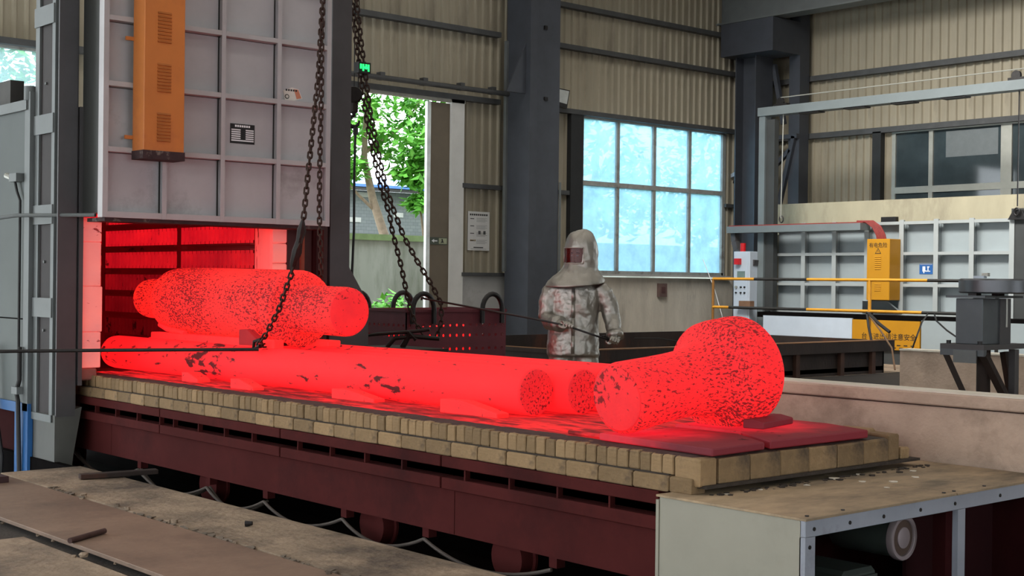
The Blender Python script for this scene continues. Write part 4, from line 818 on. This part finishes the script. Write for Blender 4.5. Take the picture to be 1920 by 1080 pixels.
MB().prism([(-16.15, F2Y+.06, .90), (-15.15, F2Y+.06, .90), (-15.35, F2Y-.30, 1.2), (-15.9, F2Y-.30, 1.2)], (0, .03, .02)).build('box_bracket', m_f2, f2)
B(-18.3, -12.0, 22.92, F2Y-.02, .82, .93).build('track_gap', m_dark, f2)
for a, b, m_ in ((-18.05, -15.86, m_light), (-14.32, -11.5, m_f2)): B(a, b, 22.8, 22.84, .0, .86).build('base_panel', m_, f2)
B(-18.05, -11.5, 22.84, 23.4, 0, .80).build('base_body', m_f2dark, f2)
yp = B(-15.84, -14.34, 22.78, 22.83, .28, .84).build('warning_panel', m_yellow, f2)
text('台车进出请注意安全', 'warning_text', m_blacktxt, yp, (-15.02, 22.777, .52), .135, FACE_Y)
for k in range(2):
    for q in range(4): B(-14.98+q*.15+k*.05, -14.90+q*.15+k*.05, 22.776, 22.78, .36-k*.05, .378-k*.05).build('vent_slot', m_blacktxt, yp)
B(-19.3, -12.9, 24.5, 25.3, 2.6, 3.28).build('top_casing', m_cream, f2); B(-12.93, -12.6, F2Y+.02, 25.0, .9, 2.95).build('end_frame', m_f2dark, f2)
B(-16.3, -15.95, 24.4, 24.5, 2.8, 2.92).build('lug', m_steel, f2)
bl = B(-14.93, -14.64, F2Y+.178, F2Y+.185, 1.74, 1.94).build('blue_plate', M('plate_blue', (36, 88, 150), .5), f2)
for a, b, z0, z1 in ((-14.86, -14.80, 1.79, 1.89), (-14.80, -14.77, 1.79, 1.81), (-14.76, -14.71, 1.87, 1.89), (-14.75, -14.73, 1.80, 1.87), (-14.77, -14.69, 1.79, 1.805), (-14.92, -14.65, 1.925, 1.93), (-14.84, -14.82, 1.76, 1.79)): B(a, b, F2Y+.175, F2Y+.178, z0, z1).build('plate_print', m_whitetxt, bl)
yb_ = thing('yellow_cable_box', 'tall yellow cable box with hazard triangle on the second furnace', 'electrical box', (-15.5, 23.2, 1.2))
YX0, YX1, YY = -15.76, -15.24, 23.12
B(YX0, YX1, YY, F2Y, 1.22, 2.42).build('box_body', m_yellow, yb_, bevel=.01)
text('有电危险', 'box_text', m_blacktxt, yb_, (-15.50, YY-.003, 2.29), .105, FACE_Y)
MB().prism([(-15.57, YY-.003, 2.13), (-15.43, YY-.003, 2.13), (-15.50, YY-.003, 2.245)], (0, .004, 0)).build('hazard_triangle', m_blacktxt, yb_); MB().prism([(-15.55, YY-.004, 2.142), (-15.45, YY-.004, 2.142), (-15.50, YY-.004, 2.225)], (0, .003, 0)).build('hazard_triangle_inner', m_yellow, yb_)
MB().prism([(-15.50, YY-.006, 2.215), (-15.515, YY-.006, 2.178), (-15.495, YY-.006, 2.178), (-15.505, YY-.006, 2.145), (-15.485, YY-.006, 2.186), (-15.502, YY-.006, 2.186)], (0, .003, 0)).build('bolt_mark', m_blacktxt, yb_)
for z0, n in ((1.82, 7), (1.40, 4)):
    for k in range(n): MB().prism([(-15.57, YY, z0+k*.04), (-15.57, YY-.012, z0+k*.04+.006), (-15.57, YY, z0+k*.04+.024)], (.14, 0, 0)).build('louvre', m_yellow, yb_)
B(-15.57, -15.43, YY-.008, YY, 1.62, 1.63).build('louvre', m_yellow, yb_)
rc = thing('red_cables', 'bundle of red cables bending down into the yellow box', 'cables', (-15.5, 23.3, 2.5))
for k in range(6):
    o_ = k*.035; MB().tube([(-16.05-o_*.2, 23.2+o_*.4, 2.78), (-15.85+o_, 23.2, 2.77), (-15.68+o_, 23.2, 2.66), (-15.60+o_, 23.22, 2.50), (-15.58+o_, 23.24, 2.38)], .022, 8).build('cable', m_redcable, rc, smooth=True)
ty = thing('cable_tray', 'long grey cable tray with curved drop on top of the second furnace', 'cable tray', (-17.5, 23.2, 2.7))
B(-19.25, -15.85, 23.02, 23.35, 2.60, 2.74).build('tray', m_gantry, ty); B(-19.25, -15.85, 23.1, 23.3, 2.741, 2.765).build('tray_cables', m_redcable, ty)
mb = MB(); R_ = [[Vector(q)+Vector((math.cos(a0_)*.0, 0, 0)) for q in ()] for a0_ in ()]
pts = [(-19.14, 2.60), (-19.12, 2.42), (-19.05, 2.24), (-18.92, 2.08), (-18.75, 1.99), (-18.55, 1.96)]
for i in range(len(pts)-1): mb.bar((pts[i][0], 23.18, pts[i][1]), (pts[i+1][0], 23.18, pts[i+1][1]), .16, .12)
mb.build('curved_duct', m_post, ty)
cc = thing('control_cabinet', 'white control cabinet with red beacon beside the second furnace', 'control cabinet', (-18.9, 23.3, 0))
B(-19.02, -18.58, 23.0, 23.4, 0, 2.2).build('cabinet_body', m_light, cc, bevel=.01); B(-18.98, -18.62, 22.99, 23.0, .1, 2.16).build('cabinet_door', m_light, cc)
B(-18.90, -18.70, 22.975, 22.99, 1.62, 1.78).build('screen', M('screen_grey', (110, 128, 124), .3), cc); MB().tube([(-18.85, 23.1, 2.2), (-18.85, 23.1, 2.38)], .06, 14).build('beacon', m_red, cc, smooth=True); B(-18.93, -18.80, 22.9, 22.99, 1.92, 2.05).build('red_lamp', m_red, cc)
for k, (xx, zz) in enumerate(((-18.93, 1.44), (-18.80, 1.44), (-18.70, 1.44), (-18.93, 1.32), (-18.80, 1.32), (-18.70, 1.32))): MB().tube([(xx, 22.99, zz), (xx, 22.965, zz)], .032 if k == 0 else .02, 10).build('knob', m_alu if k == 0 else m_rubber, cc, smooth=True)
shf = thing('small_shelf', 'small brown box on a pale bracket beside the control cabinet', 'shelf', (-18.6, 22.9, 1))
B(-18.85, -18.35, 22.85, 23.0, 1.0, 1.03).build('bracket', m_light, shf); B(-18.75, -18.45, 22.86, 23.0, 1.03, 1.15).build('box', M('shelf_brown', (124, 92, 70), .7), shf)
# gantry that lifts the furnace door
gn = thing('lifting_gantry', 'grey steel gantry frame over the second furnace', 'gantry', (-15, 23.5, 0))
B(-18.58, -18.42, 23.25, 23.45, 0, 5.12).build('post', m_gantry, gn); B(-18.41, -18.2, 23.3, 23.44, .95, 5.0).build('rear_post', m_f2dark, gn); B(-9.0, -8.8, 23.25, 23.45, 0, 5.12).build('post', m_gantry, gn)
B(-18.6, -8.8, 23.22, 23.5, 5.08, 5.26).build('beam', m_gantry, gn)
for x in (-17.3, -16.2, -15.1, -14.0): B(x-.25, x+.25, 23.25, 23.47, 5.05, 5.08).build('stitch_plate', m_steel, gn)
for x in (-18.1, -12.78):
    MB().lathe([(.02, -.03), (.09, -.03), (.07, 0), (.09, .03), (.02, .03)], (x, 23.36, 5.36), (0, 1, 0), 20).build('pulley', m_steel, gn, smooth=True); B(x-.14, x+.20, 23.3, 23.42, 5.26, 5.32).build('pulley_base', m_steel, gn)
MB().tube([(-18.1, 23.36, 5.45), (-12.78, 23.36, 5.47), (-9, 23.36, 5.5)], .012, 6).build('wire_rope', m_alu, gn)
MB().tube([(-18.02, 23.36, 5.3), (-18.06, 23.36, 2.9)], .012, 6).build('wire_rope', m_alu, gn); MB().tube([(-12.72, 23.36, 5.3), (-12.75, 23.4, 2.98)], .012, 6).build('wire_rope', m_steel, gn)
for x in (-18.06, -12.75): MB().tube([(x+.05*math.cos(a*PI/6), 23.38, 2.88+.07*math.sin(a*PI/6)) for a in range(13)], .014, 6).build('shackle', m_steel, gn)
MB().prism([(-12.95, 23.42, 2.74), (-12.60, 23.42, 2.74), (-12.68, 23.42, 2.92), (-12.84, 23.42, 2.92)], (0, .06, 0)).build('lifting_ear', m_steel, gn)

# grey pedestal at the right edge
pd = thing('pedestal', 'dark grey machine pedestal with round top plate at the right edge', 'machine', (-6.3, 11.1, 0))
px, py = -6.27, 10.94
B(px-.26, px, py, py+.45, 1.00, 1.40).build('box_body', m_pillar, pd, bevel=.006); B(px-.02, px+.01, py+.28, py+.46, 1.0, 1.40).build('side_strip', m_post, pd)
B(px-.33, px+.05, py-.05, py+.6, 1.405, 1.425).build('cover_plate', m_pillar, pd)
MB().lathe([(.05, 0), (.36, 0), (.375, .012), (.375, .115), (.36, .13), (.05, .132)], (px-.05, py+.42, 1.445), (0, 0, 1), 40).build('round_top', M('drum_grey', (92, 94, 98), .35, .5, .15, 3), pd, smooth=True)
for y in (py+.1, py+.5): B(px-.2, px-.12, y, y+.08, 1.42, 1.45).build('spacer', m_steel, pd)
B(px-.36, px+.06, py-.08, py+.62, .955, 1.00).build('base_plate', m_post, pd); B(px-.36, px+.06, py-.08, py-.03, .90, .955).build('base_angle', m_pillar, pd); B(px-.22, px+.0, py-.10, py-.085, .84, .95).build('tag_plate', m_flange, pd)
MB().tube([(px-.1, py+.2, 0), (px-.1, py+.2, .96)], .06, 14).build('column', m_rust, pd, smooth=True)
for a, b in (((px-.34, py-.03, .92), (px-.12, py+.1, .35)), ((px+.03, py-.03, .92), (px+.03, py+.45, .42)), ((px-.1, py+.55, .92), (px+.02, py+.55, .3))): MB().bar(a, b, .07, .05).build('brace', m_rust, pd)
B(px-.0, px+.06, py+.45, py+.52, 0, .95).build('rear_leg', m_post, pd)
for x in (px-.3, px): MB().tube([(x, py-.04, 1.0), (x, py-.04, 1.03)], .02, 6).build('bolt', m_steel, pd)
B(px-.18, px-.08, py+.15, py+.2, 1.578, 1.60).build('clamp', m_light, pd); B(px-.12, px-.06, py+.18, py+.22, 1.595, 1.625).build('clamp', m_alu, pd)
MB().tube([(px+.06, py+.3, 1.40), (px+.06, py+.3, 1.15)], .008, 6).build('rod', m_alu, pd)

# ------------------------------------------------------------------ the worker in a reflective suit
m_silver = M('aluminised_cloth', (158, 155, 148), .47, .95, .10, 7, .22, 30, spec=.5)
pe = thing('person', 'person in a silver heat suit and hood with tinted visor holding a bar', 'person', (-8.45, 8.12, 0))
pe.rotation_euler.z = math.radians(48.74)
def eb(name, mb, mat, sub=None, parent=pe, voxel=None, disp=0, dsc=.12, smooth='all'):
    me = bpy.data.meshes.new(name); me.from_pydata([tuple(v) for v in mb.v], [], mb.f); me.materials.append(mat)
    for p in me.polygons: p.use_smooth = True
    o = bpy.data.objects.new(name, me); link(o); o.parent = parent
    if voxel:
        r = o.modifiers.new('remesh', 'REMESH'); r.mode = 'VOXEL'; r.voxel_size = voxel; r.use_smooth_shade = True
        s_ = o.modifiers.new('smooth', 'SMOOTH'); s_.iterations = 4
    if disp:
        tx = bpy.data.textures.new(name+'_folds', 'CLOUDS'); tx.noise_scale = dsc; tx.noise_depth = 3
        d = o.modifiers.new('folds', 'DISPLACE'); d.texture = tx; d.strength = disp; d.mid_level = .5
    return o
def ell(cx, cy, z, rx, ry, n=28, tilt=0, tiltx=0): return [Vector((cx+rx*math.cos(2*PI*k/n), cy+ry*math.sin(2*PI*k/n), z+tilt*math.sin(2*PI*k/n)+tiltx*math.cos(2*PI*k/n))) for k in range(n)]
bd = MB()
bd.rings([ell(-.005, 0, .875, .222, .165), ell(-.005, 0, .89, .230, .170), ell(-.005, 0, .98, .222, .162), ell(-.003, 0, 1.08, .213, .150), ell(0, 0, 1.2, .208, .145), ell(.01, 0, 1.34, .214, .142), ell(.02, 0, 1.44, .212, .125), ell(.025, 0, 1.50, .16, .105), ell(.03, 0, 1.56, .08, .085), ell(.03, 0, 1.66, .065, .07)])
bd.tube([(.19, 0, 1.455), (.255, .0, 1.40), (.290, -.005, 1.32), (.315, -.01, 1.22), (.328, -.05, 1.15), (.338, -.10, 1.08), (.342, -.12, 1.045)], [.075, .082, .080, .074, .068, .064, .066], 16)
bd.tube([(-.15, 0, 1.455), (-.205, .0, 1.40), (-.225, -.01, 1.31), (-.228, -.03, 1.20), (-.205, -.11, 1.165), (-.165, -.20, 1.155), (-.135, -.26, 1.152)], [.075, .082, .080, .078, .07, .062, .062], 16)
for s in (-1, 1): bd.tube([(s*.10-.005, 0, .95), (s*.105, .0, .8), (s*.112, 0, .5), (s*.118, .01, .12), (s*.12, 0, .05), (s*.125, -.06, .035), (s*.13, -.15, .03)], [.115, .11, .085, .07, .06, .055, .04], 16)
body = eb('body', bd, m_silver, voxel=.008, disp=.026, dsc=.10)
# jacket placket and hem band as cloth strips following the front
fl_ = MB(); 
for z0, z1 in ((.90, 1.05), (1.05, 1.2), (1.2, 1.34), (1.34, 1.45)):
    f0 = lambda z: -(.168 if z < 1 else .160 if z < 1.1 else .152 if z < 1.25 else .146 if z < 1.4 else .126)
    fl_.prism([(-.03, f0(z0), z0), (.0, f0(z0), z0), (.0, f0(z1), z1), (-.03, f0(z1), z1)], (0, -.008, 0))
eb('front_placket', fl_, m_silver, disp=.008, dsc=.05)
# hood and cape
H = [(1.945, .062, .010, .02, .02), (1.938, .062, .008, .055, .06), (1.915, .058, .004, .088, .10), (1.87, .056, 0, .115, .125), (1.81, .056, 0, .130, .138), (1.785, .056, 0, .133, .140), (1.74, .056, 0, .135, .142), (1.695, .055, 0, .136, .142), (1.665, .054, 0, .137, .142), (1.63, .05, 0, .140, .145), (1.60, .045, 0, .150, .155), (1.565, .032, 0, .185, .180), (1.535, .018, 0, .220, .205), (1.50, .008, 0, .245, .225), (1.485, .006, 0, .248, .228)]
hm = MB(); n = 48
rg = []
for i, (z, cx, cy, rx, ry) in enumerate(H):
    t = max(0, (1.60-z)/.115); rg.append(ell(cx, cy, z, rx, ry, n, tilt=.02*t, tiltx=.02*t))
hm.rings(rg, caps=False)
lo, hi = math.radians(270-88), math.radians(270+2)           # visor opening turned to the viewer's left
keep = []
for f in hm.f:
    i = f[0]//n; k = min(q % n for q in f) if max(q % n for q in f)-min(q % n for q in f) < 2 else n-1; a = 2*PI*(k+.5)/n
    if 5 <= i <= 7 and lo < a < hi: continue
    keep.append(f)
hm.f = keep
hood = eb('hood', hm, m_silver, disp=.026, dsc=.07); sm = hood.modifiers.new('sub', 'SUBSURF'); sm.levels = 1; sm.render_levels = 1; hood.modifiers.move(1, 0)
so = hood.modifiers.new('t', 'SOLIDIFY'); so.thickness = .008
vz = MB(); R1 = []
for z in (1.66, 1.70, 1.75, 1.79): R1.append([Vector((.055+.140*math.cos(a), .0+.147*math.sin(a), z)) for a in [lo-.05+(hi-lo+.1)*k/16 for k in range(17)]])
vz.v = [tuple(q) for r in R1 for q in r]; vz.f = [(i*17+k, i*17+k+1, (i+1)*17+k+1, (i+1)*17+k) for i in range(3) for k in range(16)]
m_vis = bpy.data.materials.new('tinted_visor'); m_vis.use_nodes = True; b_ = m_vis.node_tree.nodes['Principled BSDF']; b_.inputs['Base Color'].default_value = (.07, .006, .006, 1); b_.inputs['Roughness'].default_value = .22; b_.inputs['Alpha'].default_value = .78; b_.inputs['Specular IOR Level'].default_value = .25; b_.inputs['Metallic'].default_value = .0
eb('visor', vz, m_vis)
for z in (1.658, 1.792):
    eb('visor_rim', MB().tube([(.055+.144*math.cos(a), .151*math.sin(a), z) for a in [lo-.06+(hi-lo+.12)*k/14 for k in range(15)]], .006, 6), m_silver)
for a in (lo-.05, hi+.05): eb('visor_rim', MB().tube([(.055+.144*math.cos(a), .151*math.sin(a), z) for z in (1.658, 1.72, 1.792)], .006, 6), m_silver)
# head inside the hood, looking the way the visor faces
fa = math.radians(270-42); fd = Vector((math.cos(fa), math.sin(fa), 0)); fs = Vector((-fd.y, fd.x, 0)); hc = Vector((.055, .0, 1.72))
m_skin = M('skin', (176, 130, 108), .55, 0, .06, 6); hd = MB()
hd.rings([[hc + fd*(ry*math.cos(2*PI*k/24)+off) + fs*(rx*math.sin(2*PI*k/24)) + Vector((0, 0, z)) for k in range(24)] for z, rx, ry, off in ((-.20, .05, .05, -.02), (-.13, .05, .055, -.01), (-.115, .045, .06, .015), (-.09, .058, .078, .012), (-.05, .066, .088, .006), (0, .072, .094, 0), (.05, .072, .094, 0), (.09, .06, .08, -.004), (.115, .03, .04, -.006), (.12, .005, .006, -.006))])
hd.tube([hc+fd*.085+Vector((0, 0, .012)), hc+fd*.103+Vector((0, 0, -.02)), hc+fd*.108+Vector((0, 0, -.036)), hc+fd*.085+Vector((0, 0, -.045))], [.008, .011, .014, .008], 8)
for s in (-1, 1): hd.tube([hc+fs*s*.068+Vector((0, 0, .02)), hc+fs*s*.08+Vector((0, 0, .0)), hc+fs*s*.07+Vector((0, 0, -.03))], [.008, .014, .006], 8)
head = eb('head', hd, m_skin, voxel=.006)
for s in (-1, 1):
    e0 = hc+fd*.086+fs*s*.031+Vector((0, 0, .006)); eb('eye', MB().tube([e0-fs*.014, e0+fd*.006, e0+fs*.014], [.002, .007, .002], 8), M('eye_white', (210, 200, 196), .3)); eb('eyebrow', MB().tube([e0-fs*.02+Vector((0, 0, .02)), e0+fd*.006+Vector((0, 0, .025)), e0+fs*.02+Vector((0, 0, .02))], .004, 6), M('hair_dark', (28, 22, 20), .7))
eb('mouth', MB().tube([hc+fd*.088+fs*-.022+Vector((0, 0, -.068)), hc+fd*.097+Vector((0, 0, -.068)), hc+fd*.088+fs*.022+Vector((0, 0, -.068))], [.003, .006, .003], 6), M('lips', (140, 76, 70), .5))
eb('hair', MB().rings([[hc + fd*(ry*math.cos(2*PI*k/24)+off) + fs*(rx*math.sin(2*PI*k/24)) + Vector((0, 0, z)) for k in range(24)] for z, rx, ry, off in ((.03, .076, .085, -.018), (.08, .07, .085, -.01), (.112, .045, .055, -.006), (.128, .01, .012, -.006))]), M('hair_dark', (28, 22, 20), .7))
# gloves: palm, four curled fingers and a thumb closed round the bar
def glove(wrist, grip, along, back):
    """wrist: cuff end; grip: point on the bar; along: bar direction; back: from the bar to the palm"""
    w, g = Vector(wrist), Vector(grip); t = Vector(along).normalized(); bk_ = Vector(back).normalized(); up = t.cross(bk_)
    pc = g+bk_*.034; mb = MB()
    mb.tube([w, w.lerp(pc, .5), pc-t*.0], [.05, .036, .036], 14)
    mb.tube([pc-t*.042, pc, pc+t*.042], [.024, .032, .024], 12)
    for i in range(4):
        o_ = t*(-.036+i*.024); L = (.9, 1.05, 1.0, .82)[i]
        mb.tube([pc+o_+up*.022, g+o_+up*.036*L, g+o_-bk_*.026*L+up*.014, g+o_-bk_*.018*L-up*.018*L], [.0125, .0115, .0105, .008], 8)
    mb.tube([pc-t*.046-up*.006, g-t*.058-up*.026, g-t*.040-up*.030-bk_*.018, g-t*.016-up*.022-bk_*.026], [.015, .013, .012, .009], 8)
    return mb
bar_pts = [(.335, -.23, 1.005), (.12, -.32, 1.075), (-.075, -.345, 1.140), (-.3, -.30, 1.185), (-1.29, .15, 1.345)]
hl = Vector(bar_pts[2]); dl = Vector(bar_pts[1])-Vector(bar_pts[3])
eb('glove', glove((-.135, -.25, 1.152), hl, dl, (-.45, .75, .1)), m_silver, voxel=.005)
hr = Vector(bar_pts[0])+(Vector(bar_pts[1])-Vector(bar_pts[0]))*.06
eb('glove', glove((.344, -.13, 1.04), hr, Vector(bar_pts[0])-Vector(bar_pts[1]), (.1, .75, .2)), m_silver, voxel=.005)
eb('cuff', MB().tube([(.338, -.10, 1.085), (.343, -.125, 1.035)], [.072, .076], 18), m_silver, disp=.012, dsc=.04)
eb('cuff', MB().tube([(-.175, -.18, 1.157), (-.128, -.265, 1.152)], [.066, .07], 18), m_silver, disp=.012, dsc=.04)
pb = thing('long_hook_bar', 'thin dark bar held in both gloves of the worker', 'bar', (-8.45, 8.12, 1.0)); pb.rotation_euler.z = pe.rotation_euler.z
o = eb('bar', MB().tube([(p[0], p[1], p[2]-1.0) for p in bar_pts], .0085, 8), m_steel, parent=pb)
o = eb('bent_tip', MB().tube([(-1.29, .15, .345), (-1.31, .16, .36), (-1.31, .16, .33)], .01, 8), m_steel, parent=pb)
o = eb('bent_handle', MB().tube([(.335, -.23, .005), (.24, -.29, .06), (.22, -.30, .055)], .008, 8), m_steel, parent=pb)
tag(MB().tube([(-8.1, 8.5, 1.03), (-8.0, 8.7, 1.03), (-7.9, 8.95, .99)], .006, 6).build('thin_wire', m_rubber, None, off=(-8, 8.7, 1)), 'thin dark wire curving away right of the worker glove', 'wire')

# ------------------------------------------------------------------ the yard outside
ys = structure('floor_yard')
B(-70, -21.25, -20, 70, -.3, -.02).build('yard_ground', m_ground, ys)
gw = structure('wall_yard')
B(-26.25, -26, 2, 45, 0, 2.42).build('garden_wall', m_gwall, gw); B(-26.32, -25.93, 2, 45, 2.42, 2.56).build('mossy_coping', m_moss, gw)
m_brk = bpy.data.materials.new('grey_brickwork'); m_brk.use_nodes = True; N_ = m_brk.node_tree.nodes; tc_ = N_.new('ShaderNodeTexCoord'); mp_ = N_.new('ShaderNodeMapping'); mp_.inputs['Rotation'].default_value = (PI/2, 0, PI/2)
bt = N_.new('ShaderNodeTexBrick'); bt.inputs['Scale'].default_value = 2.6; bt.inputs['Color1'].default_value = c(106, 110, 112); bt.inputs['Color2'].default_value = c(96, 100, 104); bt.inputs['Mortar'].default_value = c(74, 78, 82); bt.inputs['Mortar Size'].default_value = .012
sx_ = N_.new('ShaderNodeSeparateXYZ'); cx_ = N_.new('ShaderNodeCombineXYZ'); Lk = m_brk.node_tree.links
Lk.new(tc_.outputs['Object'], sx_.inputs[0]); Lk.new(sx_.outputs['Y'], cx_.inputs['X']); Lk.new(sx_.outputs['Z'], cx_.inputs['Y']); Lk.new(cx_.outputs[0], bt.inputs['Vector']); Lk.new(bt.outputs['Color'], N_['Principled BSDF'].inputs['Base Color'])
hsx = thing('brick_outbuilding', 'grey brick outbuilding with blue roof beyond the yard wall', 'building', (-34, 24, 0))
B(-38, -33.5, 16, 33, 0, 4.15).build('brick_wall', m_brk, hsx); 
for (y, z, w) in ((23.3, 3.95, .5), (24.6, 3.4, .35), (22.9, 3.2, .5), (25.8, 3.6, .3)): B(-33.5, -33.47, y, y+w, z, z+.14).build('pale_patch', m_white, hsx)
MB().prism([(-33.0, 15.5, 4.2), (-38.5, 15.5, 4.9), (-38.5, 15.5, 4.98), (-33.0, 15.5, 4.30)], (0, 18, 0)).build('roof', m_roofblue, hsx); B(-33.1, -33.0, 15.5, 33.5, 4.12, 4.22).build('eave', m_steel, hsx)
def leaves(cs, n, size, seed):
    rnd = random.Random(seed); mb = MB()
    for i in range(n):
        cx, cy, cz, rx, ry, rz = rnd.choice(cs)
        while True:
            p = Vector((rnd.uniform(-1, 1), rnd.uniform(-1, 1), rnd.uniform(-1, 1)))
            if p.length < 1: break
        p = Vector((cx+p.x*rx, cy+p.y*ry, cz+p.z*rz)); s = size*rnd.uniform(.6, 1.4)
        d = Vector((rnd.uniform(-1, 1), rnd.uniform(-1, 1), rnd.uniform(-.9, .2))).normalized(); q = d.cross(Vector((rnd.uniform(-.4, .4), rnd.uniform(-.4, .4), 1))).normalized(); u = d.cross(q)*.12
        mb.add([p, p+d*s*.45+q*s*.28+u*s, p+d*s, p+d*s*.45-q*s*.28+u*s, p+d*s*.45], [(0, 1, 4), (1, 2, 4), (2, 3, 4), (3, 0, 4)])
    return mb
def tree(label, trunk, branches, cs, n, size, seed, mat):
    t = thing('yard_tree', label, 'tree', trunk[0][0], 'trees in the yard')
    MB().tube([q[0] for q in trunk], [q[1] for q in trunk], 10).build('trunk', m_bark, t, smooth=True)
    for b in branches: MB().tube(b, [.05, .035, .015][:len(b)], 8).build('branch', m_bark, t, smooth=True)
    leaves(cs, n, size, seed).build('foliage', mat, t, kind='stuff')
tree('leafy green tree with a pale bent trunk seen through the doorway', [((-27.6, 20.3, 0), .16), ((-27.8, 20.15, 2.6), .12), ((-27.9, 19.85, 3.5), .10), ((-28, 19.65, 4.5), .08), ((-28, 19.7, 6.2), .04)],
     [[(-27.9, 19.95, 3.2), (-27.9, 19.4, 3.6), (-27.8, 19.0, 3.9)], [(-28, 19.6, 4.6), (-27.8, 20.7, 5.4), (-27.6, 21.2, 6.2)], [(-27.8, 21.4, .3), (-27.7, 21.3, 2.6), (-27.6, 21.0, 4.0)]],
     [(-28, 19.2, 5.4, .9, .9, .8), (-27.6, 20.6, 5.0, .9, .8, .6), (-28, 20.2, 6.3, 1.0, 1.3, .7), (-27.6, 21.4, 5.9, .8, .7, .8), (-27.4, 20.9, 4.2, .5, .8, .3), (-27.4, 21.1, 3.5, .4, .5, .25), (-28, 19.0, 4.3, .6, .6, .4), (-27.5, 21.3, 4.6, .6, .6, .4), (-28, 18.6, 6.4, .9, .8, .8), (-29, 20, 5.5, 1, 2, 1.4)], 3600, .26, 3, m_leaf)
tree('low shrub growing at the foot of the yard wall', [((-24.8, 18.0, 0), .03), ((-24.8, 18.1, .6), .02)], [], [(-24.8, 18.2, .75, .5, .6, .5)], 260, .22, 9, m_leaf)
tree('pale green tree behind the big dirty window, left one', [((-29, 28.5, 0), .2), ((-29, 28.6, 4), .12), ((-29, 28.8, 6), .05)], [[(-29, 28.5, 3), (-28.6, 27.4, 4.4), (-28.4, 27, 5)]], [(-29, 28.5, 5.6, 1.5, 2.0, 1.6), (-29, 27.4, 3.6, 1.2, 1.3, 1.2), (-28.8, 29.8, 4.2, 1.2, 1.3, 1.4)], 1500, .36, 11, m_leaf2)
tree('pale green tree behind the big dirty window, right one', [((-29.5, 34.3, 0), .2), ((-29.5, 34.2, 4), .12), ((-29.5, 34.0, 6), .05)], [[(-29.5, 34.2, 3), (-29, 35.4, 4.4), (-29, 35.8, 5)]], [(-29.5, 34.2, 5.6, 1.5, 2.2, 1.6), (-29, 33.0, 3.9, 1.2, 1.0, 1.2), (-29, 35.6, 3.8, 1.2, 1.5, 1.4)], 1500, .36, 12, m_leaf2)
tree('bushy tree seen through the window left of the furnace', [((-27, 10.2, 0), .2), ((-27.2, 10.3, 4), .14), ((-27.3, 10.2, 6.5), .06)], [[(-27.2, 10.3, 3.6), (-27, 9.8, 4.8), (-26.9, 9.6, 5.6)]], [(-27, 10.2, 5.4, 1.3, 1.5, 1.3), (-27.2, 11.4, 4.6, 1.0, 1.0, 1.0), (-27, 9.0, 4.8, .9, 1.0, 1.0)], 1700, .28, 13, m_leaf)
